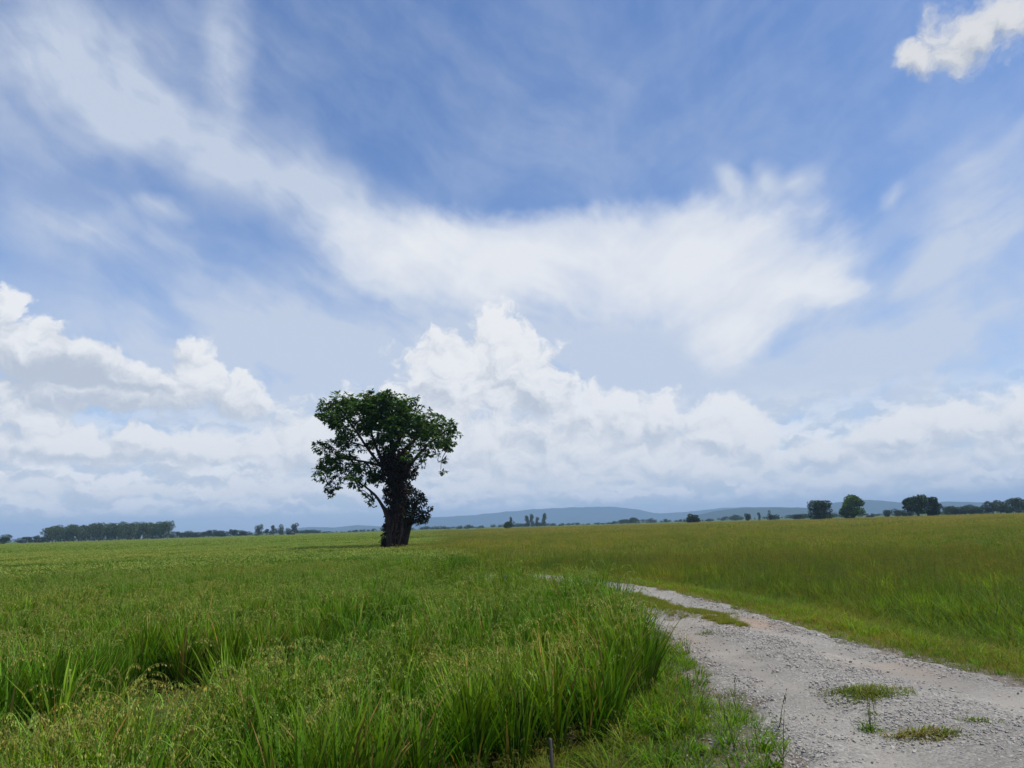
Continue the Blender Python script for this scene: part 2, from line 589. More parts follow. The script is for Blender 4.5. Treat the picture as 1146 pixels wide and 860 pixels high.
wav_a, wav_b, wav_c = Waves(1, 6.0), Waves(2, 25.0), Waves(3, 1.2)
def path_z(x, y):
    return .12 * sstep(14, 19, y) - .42 * sstep(22.5, 28, y)
def terrain(x, y, dp=None):
    x = np.asarray(x, float); y = np.asarray(y, float)
    if dp is None: dp = path_dist(x, y)
    zf = -.33 + .03 * wav_a(x, y)
    return path_z(x, y) - .03 + (zf - path_z(x, y) + .03) * sstep(.15, 2.3, dp)

def axis(lo, hi, step, far, g=1.22):
    a = list(np.arange(lo, hi + 1e-6, step))
    s = step; p = a[-1]
    while p < far: s *= g; p += s; a.append(p)
    s = step; p = a[0]; b = []
    while p > -far: s *= g; p -= s; b.append(p)
    return np.array(b[::-1] + a)

FARR = 9000.0
gx = axis(-14, 12, .2, FARR); gy = axis(-4, 36, .2, FARR)
GX, GY = np.meshgrid(gx, gy)
GZ = terrain(GX.ravel(), GY.ravel()).reshape(GX.shape)
def grid_mesh(name, X, Y, Z, m):
    h, w = X.shape
    me = bpy.data.meshes.new(name)
    v = np.stack([X.ravel(), Y.ravel(), Z.ravel()], 1)
    i = np.arange(h * w).reshape(h, w)
    f = np.stack([i[:-1, :-1].ravel(), i[:-1, 1:].ravel(), i[1:, 1:].ravel(), i[1:, :-1].ravel()], 1)
    me.from_pydata(v.tolist(), [], f.tolist())
    me.polygons.foreach_set('use_smooth', [True] * len(me.polygons))
    me.materials.append(m)
    return me

m_ground, b = material('earth')
pos = b.node('ShaderNodeNewGeometry').outputs['Position']
n1 = b.noise(pos, .9, 5, .6); n2 = b.noise(pos, 14, 4, .65); n3 = b.noise(pos, .02, 4, .6)
c = b.mix(n2, (.035, .026, .016), (.085, .064, .038))
c = b.mix(b.ramp(n1, .42, .62), c, (.06, .085, .022))
dist = b.vmath('LENGTH', pos)
c = b.mix(b.math('MULTIPLY', b.attr('verge'), b.ramp(n1, .3, .6, .9, .4)), c, b.mix(n2, (.12, .09, .065), (.26, .235, .20)))
far = b.mix(n3, (.05, .10, .012), (.095, .12, .02))
c = b.mix(b.ramp(dist, 20, 60), c, far)
p = b.node('ShaderNodeBsdfPrincipled'); b.put(p.inputs['Base Color'], c)
p.inputs['Roughness'].default_value = .95; p.inputs['Specular IOR Level'].default_value = .1
bp = b.node('ShaderNodeBump'); bp.inputs['Strength'].default_value = .7; bp.inputs['Distance'].default_value = .03
b.put(bp.inputs['Height'], n2); b.nt.links.new(bp.outputs[0], p.inputs['Normal'])
o_ = b.node('ShaderNodeOutputMaterial'); b.nt.links.new(p.outputs[0], o_.inputs[0])
gm = grid_mesh('ground', GX, GY, GZ, m_ground)
at = gm.attributes.new('verge', 'FLOAT', 'POINT')
at.data.foreach_set('value', (1 - sstep(.2, 1.1, path_dist(GX.ravel(), GY.ravel()))).astype(np.float32))
ground = link(bpy.data.objects.new('ground', gm))
tag(ground, kind='structure')

# track surface --------------------------------------------------------------
m_path, b = material('crushed_stone')
pos = b.node('ShaderNodeNewGeometry').outputs['Position']
wear = b.attr('wear'); soil = b.attr('soil')
vo = b.node('ShaderNodeTexVoronoi'); b.put(vo.inputs['Vector'], pos); vo.inputs['Scale'].default_value = 36
cell = b.node('ShaderNodeSeparateColor'); b.put(cell.inputs[0], vo.outputs['Color'])
vo2 = b.node('ShaderNodeTexVoronoi'); b.put(vo2.inputs['Vector'], pos); vo2.inputs['Scale'].default_value = 90
cell2 = b.node('ShaderNodeSeparateColor'); b.put(cell2.inputs[0], vo2.outputs['Color'])
st = b.mix(cell.outputs[0], (.15, .14, .12), (.33, .308, .26))
st2 = b.mix(cell2.outputs[0], (.16, .148, .126), (.31, .288, .243))
c = b.mix(b.ramp(cell.outputs[1], .45, .6), st, st2)
dust = b.mix(b.noise(pos, 60, 3, .6), (.205, .188, .157), (.295, .27, .225))
c = b.mix(wear, c, dust)
c = b.mix(soil, c, b.mix(b.noise(pos, 9, 4, .6), (.30, .20, .13), (.40, .30, .21)))
big = b.ramp(b.noise(pos, .7, 4, .6), .35, .7, .82, 1.1)
c = b.vmath('SCALE', c, big)
p = b.node('ShaderNodeBsdfPrincipled'); b.put(p.inputs['Base Color'], c)
p.inputs['Roughness'].default_value = .9; p.inputs['Specular IOR Level'].default_value = .2
bp = b.node('ShaderNodeBump'); bp.inputs['Distance'].default_value = .012
b.put(bp.inputs['Strength'], b.math('MULTIPLY_ADD', wear, -.6, .95))
b.put(bp.inputs['Height'], b.math('ADD', b.math('MULTIPLY', vo.outputs['Distance'], -1.0), b.math('MULTIPLY', b.noise(pos, 50, 3, .6), .5)))
b.nt.links.new(bp.outputs[0], p.inputs['Normal'])
o_ = b.node('ShaderNodeOutputMaterial'); b.nt.links.new(p.outputs[0], o_.inputs[0])

SUB = 40
L2 = smooth_line([e[0] for e in EDGE], SUB); R2 = smooth_line([e[1] for e in EDGE], SUB)
NT = 56
tt = np.linspace(0, 1, NT)
edge_w = Waves(5, 1.1, 4)
def rut(t, y):
    w = .10 * (1 + .15 * wav_c(t * 3, y))
    return np.exp(-((t - .24) / w) ** 2) + np.exp(-((t - .76) / w) ** 2)
PX = np.zeros((len(L2), NT)); PY = PX.copy(); PZ = PX.copy(); WEAR = PX.copy(); SOIL = PX.copy()
for i in range(len(L2)):
    a, c_ = L2[i], R2[i]
    d = (c_ - a) / np.linalg.norm(c_ - a)
    a = a + d * .13 * edge_w(a[0], a[1]); c_ = c_ + d * .13 * edge_w(c_[0] + 9, c_[1])
    PX[i] = a[0] + (c_[0] - a[0]) * tt; PY[i] = a[1] + (c_[1] - a[1]) * tt
rt = rut(tt[None, :], PY)
edge = np.minimum(tt, 1 - tt)
PZ = path_z(PX, PY) - .045 + .06 * sstep(0, .07, edge)[None, :] + .025 * sstep(.1, .5, edge)[None, :] - .034 * rt + .006 * wav_c(PX, PY) + .01 * wav_a(PX, PY)
WEAR = np.clip(rt * (.80 + .3 * wav_c(PX * .7, PY * .35)), 0, 1)
def gauss(x, y, cx, cy, rx, ry): return np.exp(-(((x - cx) / rx) ** 2 + ((y - cy) / ry) ** 2))
SOIL = np.clip(1.0 * gauss(PX, PY, 3.55, 12.1, .5, .9) + .5 * gauss(PX, PY, 2.2, 10.7, .35, 1.2) + .35 * gauss(PX, PY, 4.1, 8.3, .5, .5), 0, .85) * (.75 + .3 * wav_c(PX, PY))
me = grid_mesh('path', PX, PY, PZ, m_path)
for n_, A in (('wear', WEAR), ('soil', np.clip(SOIL, 0, 1))):
    at = me.attributes.new(n_, 'FLOAT', 'POINT'); at.data.foreach_set('value', A.ravel().astype(np.float32))
path = tag(link(bpy.data.objects.new('path', me)), kind='structure')

# loose stones -----------------------------------------------------------------
m_stone, b = material('limestone_chips')
tint = b.attr('tint', 'INSTANCER')
c = b.mix(tint, (.19, .18, .158), (.42, .395, .345))
c = b.mix(b.ramp(b.noise(b.node('ShaderNodeNewGeometry').outputs['Position'], 25, 3), .4, .65, 0, .5), c, (.34, .29, .25))
p = b.node('ShaderNodeBsdfPrincipled'); b.put(p.inputs['Base Color'], c); p.inputs['Roughness'].default_value = .85
p.inputs['Specular IOR Level'].default_value = .2
o_ = b.node('ShaderNodeOutputMaterial'); b.nt.links.new(p.outputs[0], o_.inputs[0])
import bmesh
def stone_mesh(seed):
    r = np.random.default_rng(seed)
    bm = bmesh.new()
    bmesh.ops.create_icosphere(bm, subdivisions=1, radius=1)
    cuts = [(r.normal(size=3), r.uniform(.45, .8)) for _ in range(7)]
    s = r.uniform(.7, 1.3, 3) * np.array([1, 1, .65])
    for v in bm.verts:
        q = np.array(v.co)
        for n_, dd in cuts:
            n2_ = n_ / np.linalg.norm(n_)
            k = q @ n2_
            if k > dd: q = q - n2_ * (k - dd)
        v.co = Vector(q * s * r.uniform(.92, 1.08, 3))
    me = bpy.data.meshes.new('stone'); bm.to_mesh(me); bm.free()
    me.materials.append(m_stone)
    return me
stones = [stone_mesh(100 + i) for i in range(9)]
pts = []
for (y0, y1, dens, smin, smax) in ((3.2, 8, 1900, .005, .018), (8, 14, 1100, .008, .022), (14, 27, 260, .012, .028)):
    n = int((y1 - y0) * 8 * dens)
    x = rng.uniform(-4.5, 6.5, n); y = rng.uniform(y0, y1, n)
    dp = path_dist(x, y)
    keep = (dp < 1.0)
    x, y, dp = x[keep], y[keep], dp[keep]
    # position across the track
    lx = np.interp(y, L2[:, 1], L2[:, 0]); rx = np.interp(y, R2[:, 1], R2[:, 0])
    t = (x - lx) / np.maximum(rx - lx, .1)
    pr = np.where(dp < 0, np.clip(1.0 - 1.15 * np.clip(rut(t, y), 0, 1) * (.75 + .35 * wav_c(x * .7, y * .35)), .10, 1), np.clip(.6 - dp * .75, 0, 1) * np.where(x > 3.2, (dp < .25), 1))
    pr *= np.clip(.75 + .45 * wav_a(x * 1.7, y * 1.7), .2, 1)
    k = rng.uniform(size=len(x)) < pr
    x, y, dp = x[k], y[k], dp[k]
    s = smin + (smax - smin) * rng.uniform(size=len(x)) ** 2.2
    pts.append(np.stack([x, y, s, dp], 1))
S = np.concatenate(pts)
# height of the track sheet under each stone
def path_surface(x, y):
    lx = np.interp(y, L2[:, 1], L2[:, 0]); rx = np.interp(y, R2[:, 1], R2[:, 0])
    t = np.clip((x - lx) / np.maximum(rx - lx, .1), 0, 1)
    e = np.minimum(t, 1 - t)
    return path_z(x, y) - .045 + .06 * sstep(0, .07, e) + .025 * sstep(.1, .5, e) - .034 * rut(t, y) + .006 * wav_c(x, y) + .01 * wav_a(x, y)
zs = np.where(S[:, 3] < 0, path_surface(S[:, 0], S[:, 1]), terrain(S[:, 0], S[:, 1], S[:, 3]))
zs = np.maximum(zs, terrain(S[:, 0], S[:, 1], S[:, 3])) + S[:, 2] * .25
n = len(S)
scatter('gravel', np.stack([S[:, 0], S[:, 1], zs], 1), np.stack([rng.normal(0, .35, n), rng.normal(0, .35, n), rng.uniform(0, 6.28, n)], 1),
        np.repeat(S[:, 2:3], 3, 1), rng.integers(0, len(stones), n), rng.beta(2, 2, n), stones)

# ------------------------------------------------------------------ grass and rice plants
def blade(mb, base, az, length, width, lean, curve, n, c0, c1, twist=0.0, droop_tip=0.0):
    base = np.asarray(base, float)
    d = np.array([math.cos(az), math.sin(az), 0.0])
    s = np.array([-math.sin(az + twist), math.cos(az + twist), 0.0])
    th = lean
    pnt = base.copy()
    V, Cc = [], []
    for i in range(n + 1):
        u = i / n
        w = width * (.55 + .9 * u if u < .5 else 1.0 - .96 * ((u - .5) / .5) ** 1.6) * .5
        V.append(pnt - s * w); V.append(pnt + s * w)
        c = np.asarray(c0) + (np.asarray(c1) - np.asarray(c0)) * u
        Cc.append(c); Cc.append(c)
        th += curve / n + droop_tip * u * u / n
        pnt = pnt + (d * math.sin(th) + np.array([0, 0, math.cos(th)])) * length / n
    mb.add(V, [(2 * i, 2 * i + 1, 2 * i + 3, 2 * i + 2) for i in range(n)], Cc)
    return pnt

def panicle(mb, base, az, h, size, col, grains=26, w=.006):
    """stalk that rises to h and nods over, hung with grains"""
    d = np.array([math.cos(az), math.sin(az), 0.0])
    pnt = np.asarray(base, float) + np.array([0, 0, 0.0])
    th = .06; P = [pnt.copy()]
    for i in range(4):
        pnt = pnt + (d * math.sin(th) + np.array([0, 0, math.cos(th)])) * h / 4; P.append(pnt.copy()); th += .05
    k = 7
    for i in range(k):
        th += 2.35 / k * random.uniform(.6, 1.3)
        pnt = pnt + (d * math.sin(th) + np.array([0, 0, math.cos(th)])) * size / k; P.append(pnt.copy())
    P = np.array(P)
    side = np.array([-d[1], d[0], 0])
    V = []
    for q in P: V += [q - side * .0016, q + side * .0016]
    mb.add(V, [(2 * i, 2 * i + 1, 2 * i + 3, 2 * i + 2) for i in range(len(P) - 1)], np.array(col) * np.array([.6, .9, .6]))
    tail = P[4:]
    for g in range(grains):
        u = random.uniform(0, len(tail) - 1.001); i = int(u)
        q = tail[i] + (tail[i + 1] - tail[i]) * (u - i)
        q = q + np.array([random.gauss(0, .0035), random.gauss(0, .0035), random.uniform(-.014, .002)])
        a = random.uniform(0, 6.28); ll = random.uniform(.014, .022)
        dr = np.array([math.cos(a) * .4, math.sin(a) * .4, -1]); dr /= np.linalg.norm(dr)
        sd = np.array([-math.sin(a), math.cos(a), 0]) * w * .5
        cc = np.array(col) * random.uniform(.7, 1.25)
        mb.add([q, q + dr * ll * .5 + sd, q + dr * ll, q + dr * ll * .5 - sd], [(0, 1, 2, 3)], cc)

m_rice = leaf_material('rice_leaf', (.80, 1.02, .75), (1.32, 1.16, .95), .38, .55)
m_grass = leaf_material('field_grass_leaf', (.85, 1.02, .8), (1.58, 1.38, .95), .48, .55)
m_tuft = leaf_material('grass_blade', (1, 1, 1), (1.15, 1.0, .9), .35, .6, instanced=False)

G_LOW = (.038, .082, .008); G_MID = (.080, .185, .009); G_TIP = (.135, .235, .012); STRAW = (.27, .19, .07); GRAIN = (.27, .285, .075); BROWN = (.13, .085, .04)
def vary(c, a=.15):
    return np.array(c) * (1 + np.array([random.uniform(-a, a), random.uniform(-a, a) * .7, random.uniform(-a, a)]))

def rice_hill(tillers, panicles, hgt=.82, spread=.06, seg=5, wide=1.0, dead=.1, lean=0.0, lean_az=0.0):
    mb = MB()
    for t in range(tillers):
        a = random.uniform(0, 6.28); r = spread * math.sqrt(random.random())
        base = (r * math.cos(a), r * math.sin(a), -.02)
        for l in range(random.choice((3, 4, 4))):
            az = a + random.gauss(0, 1.1)
            top = l >= 2
            L = hgt * random.uniform(.8, 1.12) * (1.0 if top else .8)
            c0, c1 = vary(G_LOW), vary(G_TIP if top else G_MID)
            if random.random() < dead: c0, c1 = vary(BROWN), vary(STRAW)
            ln = random.uniform(.02, .16) + (0 if top else .12)
            if lean:
                az = lean_az + random.gauss(0, .55); ln = lean * random.uniform(.7, 1.15)
            blade(mb, base, az, L, wide * random.uniform(.008, .0135), ln, random.uniform(.1, .6), seg, c0, c1, random.gauss(0, .5), random.uniform(0, 1.3) if random.random() < .45 else .1)
        if random.random() < panicles and not lean:
            panicle(mb, base, random.uniform(0, 6.28), hgt * random.uniform(.86, 1.02), random.uniform(.20, .30), vary(GRAIN), 46, .0075)
    return mb

def patch(n, half, h0, h1, width, seg, cols, curve=(.1, .8), leans=(.02, .35), heads=0, headcol=GRAIN, hsize=.16):
    mb = MB()
    for i in range(n):
        x, y = random.uniform(-half, half), random.uniform(-half, half)
        c0, c1 = random.choice(cols)
        blade(mb, (x, y, -.03), random.uniform(0, 6.28), random.uniform(h0, h1), width * random.uniform(.6, 1.3), random.uniform(*leans), random.uniform(*curve), seg, vary(c0), vary(c1), random.gauss(0, .6))
    for i in range(heads):
        x, y = random.uniform(-half, half), random.uniform(-half, half)
        a = random.uniform(0, 6.28); h = random.uniform(h0 + (h1 - h0) * .55, h1 * .98)
        blade(mb, (x, y, h - .06), a, hsize * random.uniform(.7, 1.3), width * 1.3, .2, 1.9, 3, vary(headcol), vary(headcol), random.gauss(0, .6))
    return mb

GR = [(G_LOW, G_MID)] * 5 + [(G_MID, G_TIP)] * 5 + [(BROWN, STRAW)]
rice_protos = []
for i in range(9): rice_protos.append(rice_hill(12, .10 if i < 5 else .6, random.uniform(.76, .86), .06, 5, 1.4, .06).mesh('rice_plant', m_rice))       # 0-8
for i in range(3): rice_protos.append(rice_hill(10, .2, .8, .08, 5, 1.1, .5).mesh('rice_plant', m_rice))                                                     # 9-11 withering
for i in range(3): rice_protos.append(rice_hill(10, 0, .75, .10, 5, 1.1, .45, lean=1.15, lean_az=0.0).mesh('rice_plant', m_rice))                            # 12-14 lodged along +x
for i in range(5): rice_protos.append(patch(150, .5, .6, .9, .020, 3, GR, heads=18, hsize=.13).mesh('rice_plant', m_rice))                                   # 15-19 middle distance
for i in range(4): rice_protos.append(patch(300, 1.5, .6, .92, .05, 2, GR, heads=22, hsize=.16).mesh('rice_plant', m_rice))                                  # 20-23 far

OL_LOW = (.082, .108, .013); OL_TIP = (.160, .215, .024); OL_STRAW = (.20, .165, .055); SEED = (.19, .165, .05)
OG = [(OL_LOW, OL_TIP)] * 6 + [(G_LOW, G_TIP)] * 6 + [(OL_TIP, OL_STRAW)] * 3
def grass_clump(n, h, w, cols, spread, seg=4, heads=0, arch=(.3, 1.4)):
    mb = MB()
    for i in range(n):
        a = random.uniform(0, 6.28); r = spread * math.sqrt(random.random())
        c0, c1 = random.choice(cols)
        blade(mb, (r * math.cos(a), r * math.sin(a), -.02), a + random.gauss(0, .9), h * random.uniform(.55, 1.1), w * random.uniform(.6, 1.25), random.uniform(.02, .3), random.uniform(*arch), seg, vary(c0), vary(c1), random.gauss(0, .5))
    for i in range(heads):
        a = random.uniform(0, 6.28); r = spread * random.random()
        panicle(mb, (r * math.cos(a), r * math.sin(a), 0), a, h * random.uniform(.85, 1.1), .14, vary(SEED), 16, .005)
    return mb
field_protos = []
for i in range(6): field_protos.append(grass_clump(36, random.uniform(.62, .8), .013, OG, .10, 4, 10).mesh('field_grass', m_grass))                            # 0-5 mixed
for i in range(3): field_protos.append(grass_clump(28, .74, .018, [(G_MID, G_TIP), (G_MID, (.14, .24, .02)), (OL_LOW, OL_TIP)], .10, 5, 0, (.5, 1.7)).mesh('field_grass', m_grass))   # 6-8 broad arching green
for i in range(3): field_protos.append(grass_clump(55, .62, .005, [(OL_LOW, OL_STRAW), (OL_TIP, OL_STRAW), (OL_LOW, OL_TIP)], .13, 4, 8).mesh('field_grass', m_grass))    # 9-11 tan seed heads
for i in range(5): field_protos.append(patch(150, .5, .5, .82, .018, 3, OG, heads=22, headcol=SEED, hsize=.12).mesh('field_grass', m_grass))                  # 12-16
for i in range(4): field_protos.append(patch(300, 1.5, .55, .85, .05, 2, OG, heads=40, headcol=SEED, hsize=.16).mesh('field_grass', m_grass))               # 17-20

WEEDY = [(G_LOW, G_MID), (G_MID, G_TIP), (G_LOW, OL_TIP)]
VG = [(OL_LOW, OL_TIP)] * 7 + [(BROWN, OL_STRAW)] * 3 + [(OL_TIP, OL_STRAW)] * 3 + [(G_LOW, G_TIP)] * 2
verge_protos = []
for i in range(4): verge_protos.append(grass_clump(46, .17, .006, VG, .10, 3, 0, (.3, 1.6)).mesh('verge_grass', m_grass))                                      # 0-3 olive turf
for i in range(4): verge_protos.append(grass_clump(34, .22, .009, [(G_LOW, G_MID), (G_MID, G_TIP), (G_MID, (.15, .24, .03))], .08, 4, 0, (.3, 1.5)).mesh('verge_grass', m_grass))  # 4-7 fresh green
for i in range(3): verge_protos.append(grass_clump(30, .13, .006, [(BROWN, STRAW), (BROWN, OL_STRAW), ((.10, .06, .03), BROWN)], .12, 3, 0, (.9, 1.7)).mesh('verge_grass', m_grass))  # 8-10 dead litter

for i in range(3): verge_protos.append(grass_clump(18, .20, .030, WEEDY, .07, 3, 0, (.5, 1.6)).mesh('verge_grass', m_grass))   # 11-13 broad leaved weeds
for i in range(3): verge_protos.append(grass_clump(30, .40, .011, WEEDY + [(OL_LOW, OL_STRAW)], .09, 4, 3, (.2, 1.2)).mesh('verge_grass', m_grass))   # 14-16 taller loose weeds
RICE_EDGE = smooth_line([(-9, .2), (-4, 1.7), (-2.7, 2.9), (-1.7, 4.2), (-.8, 5.5), (.1, 6.2), (.75, 6.5), (1.25, 7.6), (1.55, 9.5), (1.62, 12), (1.2, 14.5), (.3, 17), (-1.4, 19.4), (-2.9, 22.6), (-4.4, 25.4), (-6.6, 28.4), (-10.5, 31.2), (-20, 34.4), (-95, 44.8)], 5)
RICE_POLY = np.concatenate([RICE_EDGE, np.array([(-300, 60), (-300, -6), (-9, -6)])])

def rice_edge_dist(x, y):
    return seg_dist(x, y, RICE_EDGE)

def ring_points(d0, d1, spacing, amax=78):
    """jittered grid inside a ring sector ahead of the viewer"""
    xs = np.arange(-d1, d1, spacing); ys = np.arange(-1.5, d1, spacing)
    X, Y = np.meshgrid(xs, ys)
    X = (X + rng.uniform(-.5, .5, X.shape) * spacing).ravel(); Y = (Y + rng.uniform(-.5, .5, Y.shape) * spacing).ravel()
    d = np.hypot(X, Y); az = np.degrees(np.arctan2(X, Y))
    k = (d >= d0) & (d < d1) & (np.abs(az) < amax) & (d > 1.3)
    return X[k], Y[k]

noise_h, noise_t, noise_d, noise_big = Waves(21, 1.7), Waves(22, 9, 4), Waves(23, 3.2), Waves(24, 60, 3)
HOLES = [(-3.75, 8.6, .8, 1.5), (-2.9, 9.9, .8, .7), (-4.1, 5.6, .7, .8), (-3.1, 6.9, .5, .5), (-1.75, 9.9, .6, .75), (-2.5, 12.8, .8, .8), (-.75, 6.7, .35, .45), (-1.9, 5.0, .4, .3), (.35, 9.2, .4, .5)]
A_ = dict(p=[], r=[], s=[], i=[], t=[])
B_ = dict(p=[], r=[], s=[], i=[], t=[])
def push(D, x, y, z, rz, s, idx, tint, tilt=0.0):
    n = len(x)
    sc = np.asarray(s)
    if sc.ndim == 1: sc = np.stack([sc, sc, sc], 1)
    D['p'].append(np.stack([x, y, z], 1))
    D['r'].append(np.stack([rng.normal(0, 1, n) * tilt, rng.normal(0, 1, n) * tilt, rz], 1))
    D['s'].append(sc); D['i'].append(idx); D['t'].append(np.clip(tint, 0, 1))

TB = np.array(TREE_BASE)
for lod, (d0, d1, sp) in enumerate(((0, 30, .215), (30, 92, .62), (92, 380, 2.0))):
    x, y = ring_points(d0, d1, sp)
    dp = path_dist(x, y)
    inrice = in_poly(x, y, RICE_POLY)
    z = terrain(x, y, dp)
    d = np.hypot(x, y); az = np.degrees(np.arctan2(x, y))
    near_tree = np.hypot(x - TB[0], y - TB[1]) < .75
    # green rice: the left field, and the far land left of the tree
    green = inrice | ((az < -7 + 3 * wav_b(x, y)) & (dp > .2) & (y > 22))
    rice = green & ~near_tree
    if lod == 0:
        xr, yr, zr, dr_ = x[rice], y[rice], z[rice], d[rice]
        n = len(xr)
        hole = np.zeros(n); ring = np.zeros(n); hole2 = np.zeros(n)
        for hx, hy, hrx, hry in HOLES:
            q = np.hypot((xr - hx) / hrx, (yr - hy) / hry) + .25 * noise_h(xr, yr)
            hole = np.maximum(hole, q < .95); ring = np.maximum(ring, (q >= .95) & (q < 1.3)); hole2 = np.maximum(hole2, (q >= .95) & (q < 1.4) & (yr < hy))
        ed = np.minimum(rice_edge_dist(xr, yr), 5)
        u = rng.uniform(size=n)
        tint = .26 + .22 * noise_t(xr, yr) + .16 * noise_h(xr, yr) + rng.normal(0, .09, n) + .25 * ring
        tint += .22 * np.exp(-((yr - 4.2 + .3 * xr) / 2.2) ** 2) * (xr < -.8)
        idx = rng.integers(0, 5, n)
        heady = u < (.30 + .25 * noise_d(xr, yr)) * (1 - .8 * sstep(6, 11, np.hypot(xr, yr)))
        idx = np.where(heady, rng.integers(5, 9, n), idx)
        u2 = rng.uniform(size=n)
        idx = np.where(u2 < .035 + .25 * ring, rng.integers(9, 12, n), idx)
        lod_ = (ring > 0) & (rng.uniform(size=n) < .5)
        idx = np.where(lod_, rng.integers(12, 15, n), idx)
        hs = 1.0 + .09 * noise_h(xr, yr) + .06 * noise_d(xr, yr) + rng.normal(0, .075, n)
        hs *= 1 - .12 * np.exp(-((xr + .2) / 2.6) ** 2 - ((yr - 18) / 4.0) ** 2)
        hs *= np.where(lod_, .9, 1) * (1.04 - .04 * sstep(0, .6, ed))
        rz = np.where(lod_, rng.normal(2.6, .5, n), rng.uniform(0, 6.28, n))
        flat = (hole > .5) & (rng.uniform(size=n) < .38)
        idx = np.where(flat, rng.integers(12, 15, n), idx); rz = np.where(flat, rng.normal(2.2, 1.2, n), rz); hs = np.where(flat, .55, hs)
        keep = ((hole < .5) | flat) & (rng.uniform(size=n) > .07)
        hs = hs * np.where(hole2 > 0, .55, 1)
        # the near corner of the field is a little open at its feet
        push(A_, xr[keep], yr[keep], zr[keep], rz[keep], np.stack([hs * 1.08, hs * 1.08, hs], 1)[keep], idx[keep], tint[keep], .05)
    else:
        xr, yr, zr = x[rice], y[rice], z[rice]
        n = len(xr)
        tint = .16 + .14 * noise_t(xr * .5, yr * .5) + .12 * noise_big(xr, yr) + rng.normal(0, .07, n)
        base = 15 if lod == 1 else 20
        idx = rng.integers(base, base + (5 if lod == 1 else 4), n)
        hs = 1 + .06 * noise_t(xr, yr) + rng.normal(0, .04, n)
        push(A_, xr, yr, zr, rng.uniform(0, 6.28, n), hs, idx, tint, .02)
    # the rough field right of the track
    rough = (~green) & (dp > (.9 + .3 * wav_c(x, y))) & ~near_tree
    xr, yr, zr, dq = x[rough], y[rough], z[rough], dp[rough]
    azr = az[rough]
    n = len(xr)
    tall = .26 + .66 * sstep(1.0, 4.2, dq)
    leftside = (xr < np.interp(yr, L2[:, 1], L2[:, 0])) & (yr < 21.5)
    tall = np.where(leftside, np.minimum(tall, .42), tall)
    tint = .42 + .22 * noise_t(xr * .8, yr * .8) + .20 * noise_big(xr, yr) + .26 * noise_h(xr, yr) + .12 * noise_d(xr, yr) + rng.normal(0, .12, n) + .3 * np.exp(-((dq - 1.6) / .9) ** 2) * (yr > 8)
    tint = tint + .0 * sstep(40, 160, np.hypot(xr, yr)) - .3 * sstep(0, -9, azr)
    lush = np.exp(-(((xr - 9.0) / 3.5) ** 2 + ((yr - 12.5) / 4.0) ** 2)) + .8 * np.exp(-(((xr - 5.6) / .7) ** 2 + ((yr - 11.4) / .9) ** 2))
    tint = tint - .45 * lush
    if lod == 0:
        u = rng.uniform(size=n)
        idx = rng.integers(0, 6, n)
        idx = np.where(u < .10 + .5 * lush, rng.integers(6, 9, n), idx)
        brown = np.clip(.16 + .35 * noise_d(xr, yr) + .5 * np.exp(-((dq - 1.7) / .9) ** 2) * (yr > 10), 0, .8)
        idx = np.where((rng.uniform(size=n) < brown) & (u >= .10 + .5 * lush), rng.integers(9, 12, n), idx)
    else:
        base = 12 if lod == 1 else 17
        tint = tint - .22
        idx = rng.integers(base, base + (5 if lod == 1 else 4), n)
    hs = (1.0 + .16 * noise_h(xr, yr) + .12 * noise_d(xr, yr) + rng.normal(0, .10, n)) * tall
    push(B_, xr, yr, zr, rng.uniform(0, 6.28, n), np.stack([np.maximum(hs, .7), np.maximum(hs, .7), hs], 1), idx, tint, .05)
cat = np.concatenate
scatter('rice_crop', cat(A_['p']), cat(A_['r']), cat(A_['s']), cat(A_['i']), cat(A_['t']), rice_protos)
scatter('field_grass', cat(B_['p']), cat(B_['r']), cat(B_['s']), cat(B_['i']), cat(B_['t']), field_protos)
print('plants', sum(map(len, A_['i'])), sum(map(len, B_['i'])), 'stones', len(S))

# low growth along both sides of the track --------------------------------------
x, y = ring_points(1.3, 30, .095, 60)
dp = path_dist(x, y)
k = (dp > -.12) & (dp < 3.2) & ~((in_poly(x, y, RICE_POLY)) & (rice_edge_dist(x, y) > .35))
x, y, dp = x[k], y[k], dp[k]
left = x < np.interp(y, L2[:, 1], L2[:, 0]) + .3
nz = wav_c(x * .8, y * .8)
prob = np.where(left, np.clip(.20 + .80 * sstep(-.08, .5, dp + .25 * nz), 0, 1), np.clip(sstep(-.06, .14, dp + .05 * nz) * 1.0, 0, 1))
prob = np.where(~left & (dp > 1.7), .35, prob)
k = (rng.uniform(size=len(x)) < prob) & (np.hypot(x - .2, (y - 5.15) * .7) > .2)
x, y, dp, left, nz = x[k], y[k], dp[k], left[k], nz[k]
n = len(x)
u = rng.uniform(size=n)
idx = np.where(left, np.where(u < .45 + .3 * nz, rng.integers(4, 8, n), np.where(u < .72, rng.integers(0, 4, n), rng.integers(8, 11, n))),
               np.where(u < .75, rng.integers(0, 4, n), np.where(u < .87, rng.integers(4, 8, n), rng.integers(8, 11, n))))
u5 = rng.uniform(size=n)
idx = np.where(left & (u5 < .13), rng.integers(11, 14, n), idx)
idx = np.where(left & (u5 > 1 - .34 * sstep(.35, 1.0, dp + .3 * nz)) & (x > 1.05), rng.integers(14, 17, n), idx)
s = rng.uniform(.55, 1.15, n) * np.where(left, .75 + .5 * sstep(.2, 1.2, dp) * (x > .9), .55 + .75 * sstep(.1, 1.3, dp))
tint = np.where(left, .25 + .25 * nz, .62 + .25 * wav_a(x, y)) + rng.normal(0, .12, n)
